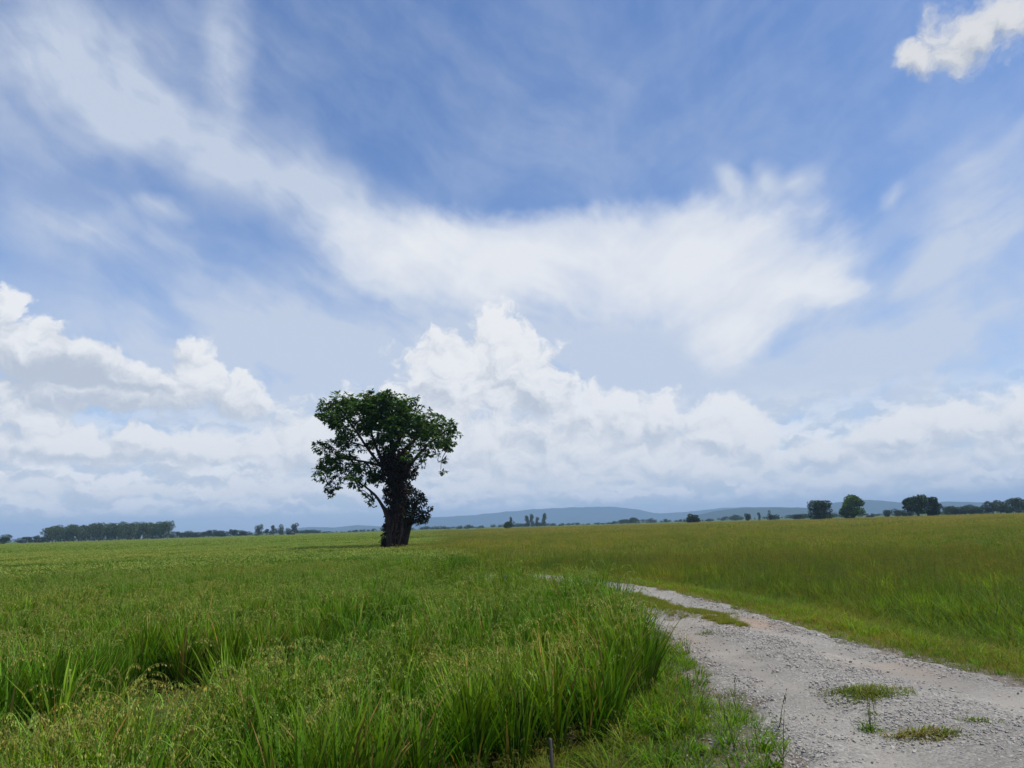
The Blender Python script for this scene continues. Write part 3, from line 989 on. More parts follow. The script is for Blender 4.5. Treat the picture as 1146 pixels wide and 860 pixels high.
scatter('verge_grass', np.stack([x, y, terrain(x, y, dp)], 1), np.stack([rng.normal(0, .12, n), rng.normal(0, .12, n), rng.uniform(0, 6.28, n)], 1),
        np.stack([s, s, s], 1), idx, np.clip(tint, 0, 1), verge_protos)

# the grassy strip that has grown between the wheel ruts further along
n = 4300
u = rng.uniform(size=n); v = rng.normal(0, .42, n)
ys = 11.4 + 6.0 * u; cx = np.interp(ys, [11.4, 12.2, 13.5, 15, 16.2, 17.4], [3.45, 3.3, 3.05, 2.72, 2.38, 1.9])
wd = .50 * np.sin(np.clip(u, .02, .98) * math.pi) ** .5 * (1 + .35 * wav_c(cx, ys))
xs = cx + v * wd
k = rng.uniform(size=n) < np.clip(.68 + .85 * wav_c(xs * 1.3, ys * 1.3), .06, 1)
xs, ys = xs[k], ys[k]; n = len(xs)
s = rng.uniform(.28, .55, n)
scatter('median_grass', np.stack([xs, ys, path_surface(xs, ys)], 1), np.stack([rng.normal(0, .1, n), rng.normal(0, .1, n), rng.uniform(0, 6.28, n)], 1),
        np.stack([s, s, s * 1.0], 1), np.where(rng.uniform(size=n) < .8, rng.integers(0, 4, n), rng.integers(8, 11, n)), np.clip(rng.normal(.6, .25, n), 0, 1), verge_protos)

# the tufts that stand in the gravel, each a thing of its own ---------------------
def gravel_tuft(x, y, rx, ry, n, h, cols, label, stems=0):
    mb = MB()
    z0 = float(path_surface(np.array([x]), np.array([y]))[0])
    subs = [(random.gauss(0, .48), random.gauss(0, .48), random.uniform(.16, .36), random.choice(cols)) for _ in range(11)] if n > 400 else [(random.gauss(0, .2), random.gauss(0, .2), random.uniform(.25, .4), random.choice(cols)) for _ in range(4)]
    for i in range(n):
        sx, sy, sr, scol = random.choice(subs)
        px, py = rx * (sx + random.gauss(0, sr)), ry * (sy + random.gauss(0, sr))
        r = min(1.4, math.hypot(px / rx, py / ry))
        cols_here = [scol, scol, random.choice(cols)]
        c0, c1 = random.choice(cols_here)
        pz = float(path_surface(np.array([x + px]), np.array([y + py]))[0]) - z0
        blade(mb, (px, py, pz - .01), random.uniform(0, 6.28), h * random.uniform(.4, 1.1) * (1.15 - .6 * r), random.uniform(.005, .010), random.uniform(.1, .8), random.uniform(.3, 1.3), 3, vary(c0), vary(c1), random.gauss(0, .5))
    for i in range(stems):
        blade(mb, (random.uniform(-.05, .05), random.uniform(-.05, .05), 0), random.uniform(0, 6.28), h * random.uniform(2.0, 2.8), .007, .05, .2, 3, vary(G_LOW), vary(OL_TIP))
    o = mb.obj('grass_tuft', m_tuft)
    o.location = (x, y, z0)
    return tag(o, label, 'grass tuft', 'grass tufts growing in the gravel')
gravel_tuft(3.22, 6.98, .40, .25, 1500, .12, [(OL_LOW, OL_TIP), (G_LOW, OL_TIP), (OL_TIP, OL_STRAW)], 'broad olive grass tuft in the middle of the gravel track with a straw coloured front')
gravel_tuft(2.98, 5.80, .32, .20, 800, .10, [(G_LOW, G_TIP), (OL_LOW, OL_TIP), (OL_TIP, OL_STRAW), (BROWN, OL_STRAW)], 'sparse low grass tuft in the gravel nearest the front of the track')
gravel_tuft(2.72, 6.05, .10, .08, 90, .13, [(G_LOW, G_TIP)], 'small bright green sprig on the gravel left of the sparse front tuft', 2)
gravel_tuft(3.52, 6.05, .22, .12, 160, .07, [(G_LOW, OL_TIP), (G_LOW, G_TIP)], 'thin low green tuft in the gravel right behind the sparse front tuft')
gravel_tuft(2.95, 6.45, .05, .05, 26, .10, [(G_LOW, OL_TIP)], 'single upright seedling between the two largest grass tufts on the gravel', 3)
gravel_tuft(2.75, 11.1, .28, .16, 200, .06, [(OL_LOW, OL_TIP), (G_LOW, G_TIP)], 'faint flat tuft on the white gravel just before the grassy median')

def weed(x, y, h, lean, az, label, seeds, leafn=5, nod=.3):
    mb = MB()
    z0 = float(np.maximum(terrain(np.array([x]), np.array([y])), -1)[0])
    top = blade(mb, (0, 0, -.02), az, h, .006, lean, nod, 8, G_LOW, (.09, .07, .04), .8)
    blade(mb, (0, 0, -.02), az, h, .006, lean, nod, 8, G_LOW, (.09, .07, .04), .8 + 1.57)
    for i in range(leafn):
        a = random.uniform(0, 6.28)
        blade(mb, (0, 0, random.uniform(0, h * .3)), a, h * random.uniform(.3, .55), .009, .3, random.uniform(.6, 1.3), 4, vary(G_LOW), vary(G_TIP))
    o = mb.obj('weed', m_tuft)
    sb = MB()
    for i in range(seeds):
        q = top + np.array([random.gauss(0, .006), random.gauss(0, .006), random.uniform(-.11, .01)])
        q[0] -= math.cos(az) * math.sin(lean + nod) * (top[2] - q[2]); q[1] -= math.sin(az) * math.sin(lean + nod) * (top[2] - q[2])
        a = random.uniform(0, 6.28); s_ = np.array([math.cos(a), math.sin(a), 0]) * .0035
        sb.add([q, q + s_ + (0, 0, .008), q + (0, 0, .017), q - s_ + (0, 0, .008)], [(0, 1, 2, 3)], vary((.10, .075, .04), .3))
    sb.obj('seed_head', m_tuft, o)
    o.location = (x, y, z0)
    return tag(o, label, 'weed', 'weeds standing at the edge of the gravel')
weed(1.86, 6.7, .33, .02, 1.0, 'thin dark upright weed stalk on the weedy strip left of the gravel', 18)
weed(2.04, 6.15, .30, .12, .3, 'dark weed stalk leaning right at the gravel edge, beside the upright stalk', 20)
weed(1.78, 5.35, .42, .18, .9, 'tall green weed with a slanted stalk nearest the front at the gravel edge', 8, 12)
weed(1.55, 5.7, .40, .05, 2.5, 'thin brown weed stalk in the green verge grass behind the wooden stake', 14, 8)
weed(1.72, 9.6, .75, .12, -.2, 'tall grass stem nodding over the gravel from the corner of the rice field', 30, 6, 2.1)

# the stake at the foot of the rice ------------------------------------------------
m_wood, b = material('weathered_wood')
tc = b.node('ShaderNodeTexCoord').outputs['Object']
mp = b.node('ShaderNodeMapping'); b.put(mp.inputs['Vector'], tc); mp.inputs['Scale'].default_value = (60, 60, 5)
c = b.mix(b.noise(mp.outputs[0], 1.0, 4, .6), (.035, .028, .023), (.12, .10, .085))
p = b.node('ShaderNodeBsdfPrincipled'); b.put(p.inputs['Base Color'], c); p.inputs['Roughness'].default_value = .9
o_ = b.node('ShaderNodeOutputMaterial'); b.nt.links.new(p.outputs[0], o_.inputs[0])
mb = MB()
tube(mb, [(0, 0, -.1), (.002, .0, .14), (-.006, .004, .30), (-.012, .008, .45), (-.013, .009, .46)], [.013, .013, .0125, .012, .009], (1, 1, 1), 10, .05)
o = mb.obj('wooden_stake', m_wood, smooth=False)
o.location = (.2, 5.3, float(terrain(np.array([.2]), np.array([5.3]))[0]))
tag(o, 'short grey weathered wooden stake sticking up from the grass in front of the rice', 'stake')

# ------------------------------------------------------------------ the lone tree
m_bark, b = material('dark_bark')
tc = b.node('ShaderNodeTexCoord').outputs['Object']
mp = b.node('ShaderNodeMapping'); b.put(mp.inputs['Vector'], tc); mp.inputs['Scale'].default_value = (6, 6, 1.1)
nn = b.noise(mp.outputs[0], 2.0, 6, .65)
c = b.mix(b.ramp(nn, .3, .7), (.022, .013, .010), (.085, .052, .037))
p = b.node('ShaderNodeBsdfPrincipled'); b.put(p.inputs['Base Color'], c); p.inputs['Roughness'].default_value = .9
p.inputs['Specular IOR Level'].default_value = .15
bp = b.node('ShaderNodeBump'); bp.inputs['Strength'].default_value = .9; bp.inputs['Distance'].default_value = .06
b.put(bp.inputs['Height'], nn); b.nt.links.new(bp.outputs[0], p.inputs['Normal'])
o_ = b.node('ShaderNodeOutputMaterial'); b.nt.links.new(p.outputs[0], o_.inputs[0])
m_crown = leaf_material('tree_leaf', (1, 1, 1), (1, 1, 1), .36, .5, instanced=False, spec=.22)
m_vine = leaf_material('vine_leaf', (1, 1, 1), (1, 1, 1), .15, .6, instanced=False)

def leaves(mb, pos, dirs, ups, length, width, cols):
    """folded four-triangle leaves, vectorised"""
    n = len(pos)
    d = dirs / np.linalg.norm(dirs, axis=1, keepdims=True)
    s = np.cross(d, ups); s /= np.linalg.norm(s, axis=1, keepdims=True) + 1e-9
    u = np.cross(s, d)
    L = length[:, None]; Wd = width[:, None]
    V = np.stack([pos, pos + d * L * .45 + s * Wd * .5 + u * Wd * .12, pos + d * L - u * Wd * .15, pos + d * L * .45 - s * Wd * .5 + u * Wd * .12, pos + d * L * .5 - u * Wd * .1], 1).reshape(-1, 3)
    F = []
    for i in range(n):
        k = 5 * i
        F += [(k, k + 1, k + 4), (k + 4, k + 1, k + 2), (k, k + 4, k + 3), (k + 4, k + 2, k + 3)]
    mb.add(V, F, np.repeat(cols, 5, 0))

rng_main = rng
rng = np.random.default_rng(5)
random.seed(5)
tx, ty = TREE_BASE
tz = float(terrain(np.array([tx]), np.array([ty]))[0])
LIFT = .50 - tz
tree = link(bpy.data.objects.new('lone_tree', None))
tree.location = (tx, ty, tz)
tag(tree, 'broad dark green tree with a thick trunk, standing alone in the rice field', 'tree')
mb = MB()
depth_of = {}
for li, limb in enumerate(LIMBS):
    P = np.array([(a, 0, z + LIFT) for a, z, r in limb]); rad = np.array([r for *_, r in limb])
    n = len(P)
    if li > 2:
        side = (1 if li % 2 else -1) * random.uniform(.5, 1.6)
        P[:, 1] = side * np.linspace(0, 1, n) ** 1.2 + np.cumsum(np.r_[0, rng.normal(0, .12, n - 1)])
    elif li > 0:
        P[:, 1] = (-.35 if li == 1 else .3)
    if P[0, 2] < 1.2: P[0, 2] = -.25
    Ps = smooth_line(np.concatenate([P, rad[:, None]], 1), 4)
    tube(mb, Ps[:, :3], np.maximum(Ps[:, 3], .012) * (.85 if li in (1, 2) else 1.0 if li else .62), (1, 1, 1), 14 if li < 3 else 8, .07)
# fused side stems and roots around the bole
for k in range(11):
    a = k / 11 * 6.28 + random.uniform(-.2, .2)
    r0 = random.uniform(.32, .44)
    P = [(r0 * 1.25 * math.cos(a) - .05, r0 * 1.25 * math.sin(a), -.2), (r0 * math.cos(a) * .95, r0 * math.sin(a) * .9, .8), (.1 + .62 * math.cos(a + .2), .62 * math.sin(a + .2), 2.0), (.25 + .5 * math.cos(a + .4), .5 * math.sin(a + .4), 3.4), (.25 + .38 * math.cos(a + .5), .38 * math.sin(a + .5), 5.0), (.1 + .28 * math.cos(a + .5), .25 * math.sin(a + .5), 6.4)]
    Ps = smooth_line(P, 4)
    tube(mb, Ps, np.linspace(random.uniform(.12, .2), .05, len(Ps)), (1, 1, 1), 7, .1)
crown_c = []
for (a, z, r) in CROWN_CLUMPS:
    w = math.sqrt(max(.1, 1 - ((a + .2) / 6.0) ** 2))
    yy = rng.uniform(-3.6, 3.6) * w
    crown_c.append((a, yy, z + LIFT, r))
    if r > .45:
        for _ in range(2 if z > 7.2 else 1):
            crown_c.append((a + rng.normal(0, .5), rng.uniform(-3.6, 3.6) * w, z + LIFT + rng.normal(-.1, .3), r * rng.uniform(.6, .85)))
# twigs from the limbs to the clumps
limb_pts = np.array([(a, 0, z + LIFT) for l in LIMBS[3:] for a, z, r in l[1:]])
for (a, yy, z, r) in crown_c:
    c_ = np.array([a, yy, z])
    q = limb_pts[np.argmin(np.linalg.norm((limb_pts - c_) * np.array([1, .4, 1]) + np.array([0, 0, .3]), axis=1))]
    mid = (q + c_) / 2 + rng.normal(0, .18, 3)
    Ps = smooth_line([q, mid, c_ + (0, 0, .1)], 4)
    tube(mb, Ps, np.linspace(.05, .015, len(Ps)), (1, 1, 1), 5, .05)
    for _ in range(5):
        e = c_ + rng.normal(0, r * .45, 3)
        tube(mb, [c_, (c_ + e) / 2 + rng.normal(0, .06, 3), e], [.016, .012, .006], (1, 1, 1), 4)
tr = mb.obj('trunk', m_bark, tree, smooth=True)
mb = MB()
pos, dirs, cols = [], [], []
for (a, yy, z, r) in crown_c:
    nros = max(4, int(52 * r ** 2))
    for k in range(nros):
        v = rng.normal(size=3); v /= np.linalg.norm(v)
        rr = r * rng.uniform(.35, 1.08) ** .6
        c_ = np.array([a, yy, z]) + v * rr * np.array([1, 1, .85])
        base = np.array([.056, .125, .024]) * rng.uniform(.7, 1.4)
        if rng.random() < .12: base = np.array([.075, .13, .022])
        for j in range(rng.integers(6, 10)):
            an = rng.uniform(0, 6.28)
            dv = np.array([math.cos(an), math.sin(an), rng.uniform(-.9, .45)]) + v * .5
            pos.append(c_ + rng.normal(0, .05, 3)); dirs.append(dv); cols.append(base * rng.uniform(.8, 1.2))
n = len(pos)
leaves(mb, np.array(pos), np.array(dirs), np.tile([0, 0, 1.0], (n, 1)) + rng.normal(0, .3, (n, 3)), rng.uniform(.21, .33, n), rng.uniform(.12, .18, n), np.array(cols))
cr = mb.obj('crown', m_crown, tree)
mb = MB()
pos, dirs, cols = [], [], []
for (a, z, r) in VINE_CLUMPS:
    z += LIFT
    for k in range(int(620 * r ** 1.7) + 20):
        v = rng.normal(size=3); v /= np.linalg.norm(v)
        c_ = np.array([a, 0, z]) + v * r * rng.uniform(.4, 1.05) ** .5 * np.array([1, 1.0, 1])
        pos.append(c_)
        dirs.append(v * .6 + np.array([rng.normal(0, .4), rng.normal(0, .4), -.7]))
        w = .6 + .4 * math.sin(c_[0] * 2 + c_[2])
        green = rng.random() < (.55 if (a > .9 and z < 5.6) else .18)
        cols.append(np.array([.024, .046, .013]) * rng.uniform(.7, 1.3) if green else np.array([.040, .021, .015]) * rng.uniform(.6, 1.5))
n = len(pos)
leaves(mb, np.array(pos), np.array(dirs), rng.normal(0, 1, (n, 3)), rng.uniform(.14, .26, n), rng.uniform(.08, .14, n), np.array(cols))
vn = mb.obj('climbing_vine', m_vine, tree)
vn['label'] = 'dark reddish brown creeper wrapped around the trunk'

rng = np.random.default_rng(77)
random.seed(77)
# ------------------------------------------------------------------ trees far across the fields
m_far = leaf_material('far_tree_leaf', (.85, .95, .9), (1.2, 1.1, 1.0), .2, .6, instanced=False)
m_farstuff = leaf_material('far_wood_leaf', (.85, .95, .9), (1.2, 1.1, 1.0), .2, .6)
m_trunkfar, b = material('grey_bark')
c = b.mix(b.noise(b.node('ShaderNodeTexCoord').outputs['Object'], 9, 3), (.10, .08, .065), (.22, .19, .16))
p = b.node('ShaderNodeBsdfPrincipled'); b.put(p.inputs['Base Color'], c); p.inputs['Roughness'].default_value = .9
o_ = b.node('ShaderNodeOutputMaterial'); b.nt.links.new(p.outputs[0], o_.inputs[0])
def lobes_for(kind):
    r = random
    if kind == 'row':
        return [(r.uniform(-.25, .25), r.uniform(-.25, .25), z, r.uniform(.2, .34), r.uniform(.10, .15)) for z in (.2, .3, .38, .45, .52, .6, .66, .73, .8, .86, .9)], 1.0
    if kind == 'upright':
        return [(r.uniform(-.15, .15), r.uniform(-.15, .15), z, r.uniform(.22, .38), .13) for z in (.25, .4, .55, .68, .8, .9)], 1.0
    if kind in ('square',):
        return [(x, y, z, .27, .16) for x in (-.25, .22) for y in (-.2, .2) for z in (.25, .5, .72, .85)], 1.0
    if kind in ('bright', 'dome', 'bigdark', 'bigdark2'):
        L = []
        for k in range(15):
            a = r.uniform(0, 6.28); q = r.uniform(.12, .33); z = r.uniform(.2, .86)
            q *= math.sqrt(max(.15, 1 - ((z - .52) / .42) ** 2))
            L.append((q * math.cos(a), q * math.sin(a), z, r.uniform(.15, .24), r.uniform(.10, .17)))
        return L, 1.0
    L = []
    for k in range(9):
        a = r.uniform(0, 6.28); q = r.uniform(.05, .32)
        L.append((q * math.cos(a), q * math.sin(a), r.uniform(.18, .82), r.uniform(.16, .27), r.uniform(.12, .2)))
    return L, 1.0
def far_tree(kind, m=None, n_leaf=2600):
    """unit tree: about 1 high and 1 across"""
    lobes, _ = lobes_for(kind)
    crown, trunk = MB(), MB()
    col = {'row': (.055, .085, .03), 'bright': (.085, .145, .03), 'upright': (.065, .09, .045), 'trio': (.055, .08, .04)}.get(kind, (.035, .06, .022))
    per = n_leaf // len(lobes)
    P, D, Cc = [], [], []
    for (x, y, z, rx, rz) in lobes:
        v = rng.normal(size=(per, 3)); v /= np.linalg.norm(v, axis=1, keepdims=True)
        rr = rng.uniform(.25, 1.1, (per, 1)) ** .5
        P.append(np.array([x, y, z]) + v * rr * np.array([rx, rx, rz])); D.append(v + rng.normal(0, .6, (per, 3)))
        Cc.append(np.array(col) * rng.uniform(.75, 1.3) * rng.uniform(.7, 1.3, (per, 1)))
    P = np.concatenate(P); n = len(P)
    leaves(crown, P, np.concatenate(D), rng.normal(0, 1, (n, 3)), rng.uniform(.04, .08, n), rng.uniform(.03, .06, n), np.concatenate(Cc))
    top = {'row': .8, 'upright': .7}.get(kind, .55)
    tube(trunk, [(0, 0, -.04), (.02, .01, .2), (-.02, .0, .45), (.01, .01, top)], [.05, .04, .03, .01], (1, 1, 1), 6)
    for k in range(4):
        a = random.uniform(0, 6.28); z0 = random.uniform(.2, .5)
        tube(trunk, [(0, 0, z0), (.12 * math.cos(a), .12 * math.sin(a), z0 + .14), (.25 * math.cos(a), .25 * math.sin(a), z0 + .25)], [.025, .018, .006], (1, 1, 1), 5)
    return crown.mesh('crown', m or m_far), trunk.mesh('trunk', m_trunkfar)
LABELS = {
    'margin': ('tree_far', 'low rounded tree cut by the left edge of the photograph on the horizon', None),
    'low': ('low_tree', 'small dark bushy tree at the left end of the tall tree row', 'low trees left of the tall row'),
    'row': ('tall_tree', 'tall slim tree packed into the long dark row on the left horizon', 'trees of the tall row on the left horizon'),
    'hedge': ('hedgerow_tree', 'short bushy tree in the low broken line right of the tall tree row', 'short trees in the low line on the left horizon'),
    'wood': ('woodland_tree', 'dark tree of the grove running off the right edge on the horizon', 'trees of the grove at the right edge'),
    'dark': ('dark_tree', 'low dark tree in the clump just left of the big dark tree', 'low dark trees beside the big dark tree'),
}
protos = {}
SPECIAL = {
    'trio': ['rounded tree standing at the left end of the four taller trees on the left horizon', 'slim loose crowned tree in the middle of the four taller trees, left of its twin', 'loose crowned tree in the middle of the four taller trees, right of its slim twin', 'dark solid tree at the right end of the four taller trees on the left horizon'],
    'upright': ['thin upright tree at the left of the slender trees on the middle horizon', 'tallest upright tree in the pair of slender trees on the middle horizon', 'shorter upright tree touching the right of the slender pair', 'lone upright tree just right of the slender pair on the middle horizon', 'small faint upright tree directly behind the low bush right of the lone tree', 'small thin upright tree between two bushes left of the square dark tree'],
    'bush': ['low green bush standing in the field, nearest bush right of the lone tree', 'upright small bush, first right of the dome shaped tree on the horizon', 'pointed bush in the middle of the small bushes on the right horizon', 'flat low bush next to the pointed bush on the right horizon', 'wide low bush just left of the square dark tree', 'small low bush just right of the bright green tree'],
    'dome': ['small dark dome shaped tree alone on the horizon right of centre'],
    'square': ['dark square crowned tree left of the bright green tree on the horizon'],
    'bright': ['bright green round tree, the lightest on the right horizon'],
    'bigdark': ['largest dark tree with a ragged crown on the right horizon'],
    'bigdark2': ['dark round tree joined to the right of the largest dark tree'],
}
NAMES = {'trio': 'tall_tree', 'upright': 'slender_tree', 'bush': 'bush', 'dome': 'dome_tree', 'square': 'field_tree', 'bright': 'field_tree', 'bigdark': 'field_tree', 'bigdark2': 'field_tree'}
GROUPS = {'trio': 'four taller trees on the left horizon', 'upright': 'slender upright trees on the horizon', 'bush': 'bushes on the horizon'}
count = {}
for (x, y, h, w, kind) in FAR_TREES:
    nv = 5 if kind in ('row', 'wood', 'hedge') else 3
    k = count.get(kind, 0); count[kind] = k + 1
    key = (kind, k % nv)
    if key not in protos:
        big = kind in ('bright', 'square', 'bigdark', 'bigdark2', 'dome')
        protos[key] = far_tree(kind, None, 5200 if big else 1700)
    cm, tm = protos[key]
    if kind in SPECIAL:
        lab, nm, grp = SPECIAL[kind][k % len(SPECIAL[kind])], NAMES[kind], GROUPS.get(kind)
        cat_ = 'bush' if kind == 'bush' else 'tree'
    else:
        nm, lab, grp = LABELS[kind]; cat_ = 'tree'
        nm = 'low_tree' if nm == 'tree_far' else nm
    e = link(bpy.data.objects.new(nm, None))
    e.location = (x, y, -.35)
    e.scale = (w * 1.05, w * 1.05, h + .35)
    e.rotation_euler[2] = random.uniform(0, 6.28)
    tag(e, lab, cat_, grp)
    for nme, mesh in (('crown', cm), ('trunk', tm)):
        o = link(bpy.data.objects.new(nme, mesh)); o.parent = e

# the low belt of woodland that closes the plain
belt = [far_tree('belt', m_farstuff, 700)[0] for _ in range(6)]
n = 1500
azb = rng.uniform(-85, 85, n); db = rng.uniform(800, 1250, n)
wv = Waves(41, 9, 3)
k = rng.uniform(size=n) < np.clip(.75 + .6 * wv(azb, azb * 0), .15, 1)
azb, db = azb[k], db[k]; n = len(azb)
hb = rng.uniform(2.8, 5.2, n) * (1 + .35 * wv(azb, azb * 0 + 5)); wb = hb * rng.uniform(1.4, 3.0, n)
scatter('far_wood', np.stack([db * np.sin(np.radians(azb)), db * np.cos(np.radians(azb)), np.full(n, -.4)], 1), np.stack([np.zeros(n), np.zeros(n), rng.uniform(0, 6.28, n)], 1),
        np.stack([wb, wb, hb * 1.1], 1), rng.integers(0, 6, n), rng.uniform(0, 1, n), belt)

# ------------------------------------------------------------------ hills
m_hill, b = material('wooded_hill')
pos = b.node('ShaderNodeNewGeometry').outputs['Position']
c = b.mix(b.noise(pos, .01, 5, .6), (.018, .034, .018), (.045, .068, .03))
p = b.node('ShaderNodeBsdfPrincipled'); b.put(p.inputs['Base Color'], c); p.inputs['Roughness'].default_value = 1; p.inputs['Specular IOR Level'].default_value = 0
o_ = b.node('ShaderNodeOutputMaterial'); b.nt.links.new(p.outputs[0], o_.inputs[0])
def hill(prof, dist, depth, seed):
    wv = Waves(seed, 600, 4)
    az = np.linspace(prof[0][0], prof[-1][0], 160)
    top = np.interp(az, [q[0] for q in prof], [q[1] for q in prof])
    ker = np.hanning(9); ker /= ker.sum()
    top = np.convolve(np.pad(top, 4, mode='edge'), ker, 'valid')
    H = np.maximum(np.tan(np.radians(np.maximum(top, 0))) * dist + CAM_H, .5)
    v = np.linspace(-1, 1, 36)
    AZ, V = np.meshgrid(np.radians(az), v)
    D = dist + V * depth
    X, Y = D * np.sin(AZ), D * np.cos(AZ)
    prof_v = np.cos(V * math.pi / 2) ** 1.5
    Z = H[None, :] * prof_v * (1 + .16 * wv(X, Y) * (1 - prof_v)) + .02 * H[None, :] * wv(X * 3, Y * 3) * prof_v - 1.5
    o = link(bpy.data.objects.new('hill', grid_mesh('hill', X, Y, Z, m_hill)))
    tag(o, kind='structure')
hill(RIDGE_FAR, 8100, 800, 51)
hill(RIDGE_MID, 4600, 560, 52)
hill(RIDGE_RIGHT, 6200, 700, 53)
hill(RIDGE_LEFT, 7200, 650, 54)

# ------------------------------------------------------------------ the air
HAZE = 1.55e-4
if HAZE:
    m_air, b = material('haze')
    pv = b.node('ShaderNodeVolumePrincipled')
    pv.inputs['Color'].default_value = (.48, .72, 1.0, 1)
    pv.inputs['Density'].default_value = HAZE
    pv.inputs['Anisotropy'].default_value = 0.0
    o_ = b.node('ShaderNodeOutputMaterial'); b.nt.links.new(pv.outputs[0], o_.inputs['Volume'])
    hx, z0, z1 = FARR * 1.05, -3.2, 225.0
    hx = max(hx, abs(gx).max() + 50, abs(gy).max() + 50)
    V = [(sx * hx, sy * hx, z) for z in (z0, z1) for sx, sy in ((-1, -1), (1, -1), (1, 1), (-1, 1))]
    me = bpy.data.meshes.new('haze')
    me.from_pydata(V, [], [(3, 2, 1, 0), (4, 5, 6, 7), (0, 1, 5, 4), (1, 2, 6, 5), (2, 3, 7, 6), (3, 0, 4, 7)])
    me.materials.append(m_air)
    tag(link(bpy.data.objects.new('haze', me)), kind='stuff')

# ------------------------------------------------------------------ sun
sun = bpy.data.lights.new('sun', 'SUN')
sun.energy = 4.4
sun.angle = R(.53)
sun.color = (1.0, .95, .87)
so = link(bpy.data.objects.new('sun', sun))
sd = Vector((math.sin(R(SUN_AZ)) * math.cos(R(SUN_EL)), math.cos(R(SUN_AZ)) * math.cos(R(SUN_EL)), math.sin(R(SUN_EL))))
so.rotation_euler = sd.to_track_quat('Z', 'Y').to_euler()
so.location = (0, 0, 60)

# ------------------------------------------------------------------ sky with clouds, all functions of direction
W = bpy.data.worlds.new('World')
SC.world = W
W.use_nodes = True
b = NB(W.node_tree)
STRENGTH = .10
d = b.vmath('NORMALIZE', b.node('ShaderNodeTexCoord').outputs['Generated'])
sx = b.node('ShaderNodeSeparateXYZ'); b.put(sx.inputs[0], d)
az = b.math('DEGREES', b.math('ARCTAN2', sx.outputs[0], sx.outputs[1]))
el = b.math('DEGREES', b.math('ARCSINE', sx.outputs[2]))
def vec(x, y):
    c = b.node('ShaderNodeCombineXYZ'); b.put(c.inputs[0], x); b.put(c.inputs[1], y)
    return c.outputs[0]
P = vec(az, el)
def ell(Pv, e):
    """distance from the middle of an ellipse, 1 on its rim"""
    cx, cy, rx, ry, ro = e[:5]
    if abs(ro) < 12:
        n = b.node('ShaderNodeVectorMath', operation='MULTIPLY_ADD')
        b.put(n.inputs[0], Pv)
        n.inputs[1].default_value = (1 / rx, 1 / ry, 0); n.inputs[2].default_value = (-cx / rx, -cy / ry, 0)
        return b.vmath('LENGTH', n.outputs[0])
    c_, s_ = math.cos(R(ro)), math.sin(R(ro))
    u = b.vmath('DOT_PRODUCT', Pv, (c_ / rx, s_ / rx, 0)); v = b.vmath('DOT_PRODUCT', Pv, (-s_ / ry, c_ / ry, 0))
    u = b.math('SUBTRACT', u, (c_ * cx + s_ * cy) / rx); v = b.math('SUBTRACT', v, (-s_ * cx + c_ * cy) / ry)
    return b.math('SQRT', b.math('MULTIPLY_ADD', v, v, b.math('MULTIPLY', u, u)))
def scaled(Pv, x, y, rot=0.0):
    if not rot: return b.vmath('MULTIPLY', Pv, (x, y, 0))
    c_, s_ = math.cos(R(rot)), math.sin(R(rot))
    return vec(b.vmath('DOT_PRODUCT', Pv, (c_ * x, -s_ * x, 0)), b.vmath('DOT_PRODUCT', Pv, (s_ * y, c_ * y, 0)))
def union(Pv, L, k):
    s = None
    for e in L:
        l = ell(Pv, e)
        s = l if s is None else b.math('SMOOTH_MIN', s, l, k)
    return b.math('SUBTRACT', 1.0, s)
def warp(Pv, scale, amp, detail, sy=1.0):
    n = b.noise(scaled(Pv, 1, sy), scale, detail, .55, '2D', True)
    q = b.vmath('MULTIPLY', b.vmath('SUBTRACT', n, (.5, .5, .5)), (amp, amp * .8, 0))
    return b.vmath('ADD', Pv, q)

sky = b.node('ShaderNodeTexSky', sky_type='NISHITA', sun_disc=False)
sky.sun_elevation = R(SUN_EL); sky.sun_rotation = R(SUN_AZ)
sky.air_density = 1.0; sky.dust_density = .6; sky.ozone_density = 2.0
K = 1 / STRENGTH
def rad(r, g, bl): return (r * K, g * K, bl * K)
col = b.mix(1.0, sky.outputs[0], (1.10, 1.30, 1.60), 'MULTIPLY')

# high veils and streaks
Pw = warp(P, .055, 9.0, 4)
acc = None
for e in CIRRUS:
    l = ell(Pw, e)
    f = b.math('MULTIPLY', b.math('SMOOTH_MAX', b.math('SUBTRACT', 1.0, l), 0.0, .3), e[5] * 1.25)
    acc = f if acc is None else b.math('ADD', acc, f)
Ps = warp(P, .09, 5.0, 3)
stl = b.noise(scaled(Ps, .24, 1.0, 27), .30, 6, .56, '2D')
strr = b.noise(scaled(Ps, .24, 1.0, -26), .30, 6, .56, '2D')
rt_ = b.ramp(az, 2.0, 20.0)
streak = b.math('ADD', b.math('MULTIPLY', strr, rt_), b.math('MULTIPLY', stl, b.math('SUBTRACT', 1.0, rt_)))
fine = b.noise(Pw, .15, 5, .58, '2D')
tex = b.math('ADD', b.math('MULTIPLY', streak, .6), b.math('MULTIPLY', fine, .5))
veil = b.math('MULTIPLY', acc, b.ramp(tex, .34, .74, .58, 1.18))
veil = b.math('ADD', veil, b.math('MULTIPLY', b.ramp(tex, .34, .84), .22))
veil = b.math('ADD', veil, b.math('MULTIPLY', b.ramp(el, 24.0, 5.0), b.ramp(tex, .3, .75, .22, .62)))
veil = b.math('MINIMUM', veil, .88)
col = b.mix(veil, col, rad(.61, .68, .80))

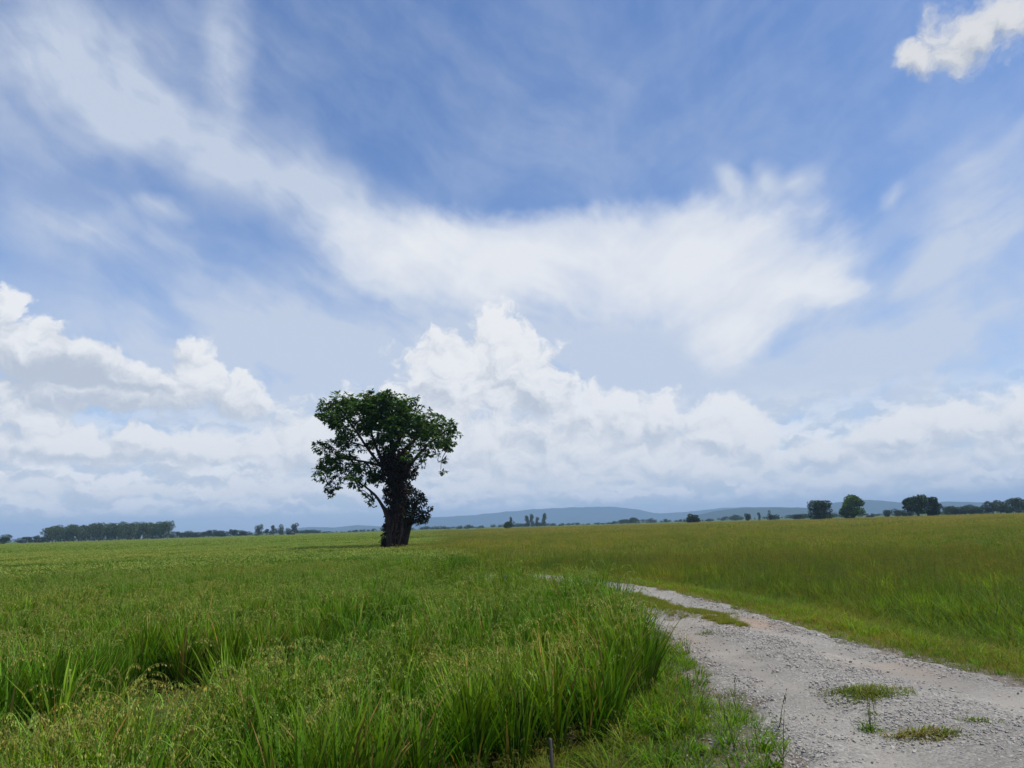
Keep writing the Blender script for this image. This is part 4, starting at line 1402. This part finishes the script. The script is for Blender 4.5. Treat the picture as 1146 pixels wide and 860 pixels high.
# the anvil
Pa = warp(warp(P, .12, 3.6, 4), .5, 1.1, 3)
an = union(Pa, ANVIL, .8)
an = b.math('ADD', an, b.math('MULTIPLY', b.math('SUBTRACT', tex, .55), .6))
aa = b.math('MULTIPLY', b.ramp(an, -.06, .42), .93)
lum = b.ramp(b.math('ADD', an, b.math('MULTIPLY', b.math('SUBTRACT', tex, .55), 1.4)), .0, .95)
col = b.mix(aa, col, b.mix(lum, rad(.67, .73, .84), rad(.86, .88, .91)))

# grey broken layer low on the horizon
Pl = scaled(warp(P, .7, 1.4, 4), .6, 1.35)
ly0 = b.noise(Pl, .55, 7, .6, '2D')
ly1 = b.noise(b.vmath('ADD', Pl, (.15, .75, 0)), .55, 5, .6, '2D')
band = b.math('MULTIPLY', b.ramp(el, .4, 2.2), b.ramp(el, 11, 4.5))
la = b.math('MULTIPLY', b.ramp(ly0, .30, .52, .40, 1.0), b.math('MULTIPLY', band, .92))
lc = b.mix(b.ramp(b.math('SUBTRACT', ly0, ly1), -.14, .15), rad(.62, .68, .765), rad(.93, .935, .945))
col = b.mix(la, col, lc)

# heaped clouds: outline from ellipses broken by noise, lit from above right
Pc = warp(P, .34, 3.0, 6)
def dens(off):
    Q = b.vmath('ADD', Pc, (off[0], off[1], 0))
    base = union(Q, CUMULUS, .16)
    n = b.noise(scaled(Q, 1, 1.25), .42, 7, .6, '2D')
    return b.math('ADD', base, b.math('MULTIPLY', b.math('SUBTRACT', n, .5), 1.25)), n
D0, n0 = dens((0, 0))
D1, n1 = dens((.45, .80))
lit = b.math('SUBTRACT', D0, D1)
rim = b.ramp(D0, .55, .0)
lit = b.math('ADD', lit, b.math('MULTIPLY', b.math('SUBTRACT', fine, .5), .7))
lit = b.math('ADD', lit, b.math('MULTIPLY', b.math('SUBTRACT', n0, .5), .55))
for e in CLOUD_BASES:
    lit = b.math('MULTIPLY_ADD', b.math('SMOOTH_MAX', b.math('SUBTRACT', 1.0, ell(Pc, e)), 0.0, .2), -.42, lit)
lit = b.ramp(lit, -.80, .34)
soft = b.math('ADD', b.ramp(el, 2.0, 12.0, .62, .30), b.ramp(el, 22, 32, 0, .5))
ca = b.ramp(D0, 0.0, soft)
hi = b.ramp(el, 1.5, 12, 0, 1)
shade = b.mix(hi, rad(.61, .67, .755), rad(.53, .585, .67))
light = b.mix(hi, rad(.86, .875, .895), rad(.90, .91, .925))
low = b.math('MULTIPLY', ca, b.ramp(el, .8, 4.0, .35, .95))
cb = b.vmath('SCALE', b.mix(lit, shade, light), b.ramp(el, 20, 30, 1.0, .84))
col = b.mix(low, col, cb)

bg = b.node('ShaderNodeBackground')
b.put(bg.inputs['Color'], col); bg.inputs['Strength'].default_value = STRENGTH
ow = b.node('ShaderNodeOutputWorld'); b.nt.links.new(bg.outputs[0], ow.inputs[0])
W.cycles.sampling_method = 'MANUAL'
W.cycles.sample_map_resolution = 512


# ------------------------------------------------------------------ render settings
vs = SC.view_settings
SC.display_settings.display_device = 'sRGB'
vs.view_transform = 'Standard'; vs.look = 'None'; vs.exposure = 0.0; vs.gamma = 1.0
vs.use_curve_mapping = False
SC.render.engine = 'CYCLES'
cy = SC.cycles
cy.use_adaptive_sampling = True
cy.adaptive_threshold = .012
cy.use_denoising = True
cy.max_bounces = 6; cy.diffuse_bounces = 3; cy.glossy_bounces = 2; cy.transmission_bounces = 4; cy.transparent_max_bounces = 8
cy.volume_bounces = 0
cy.sample_clamp_indirect = 6
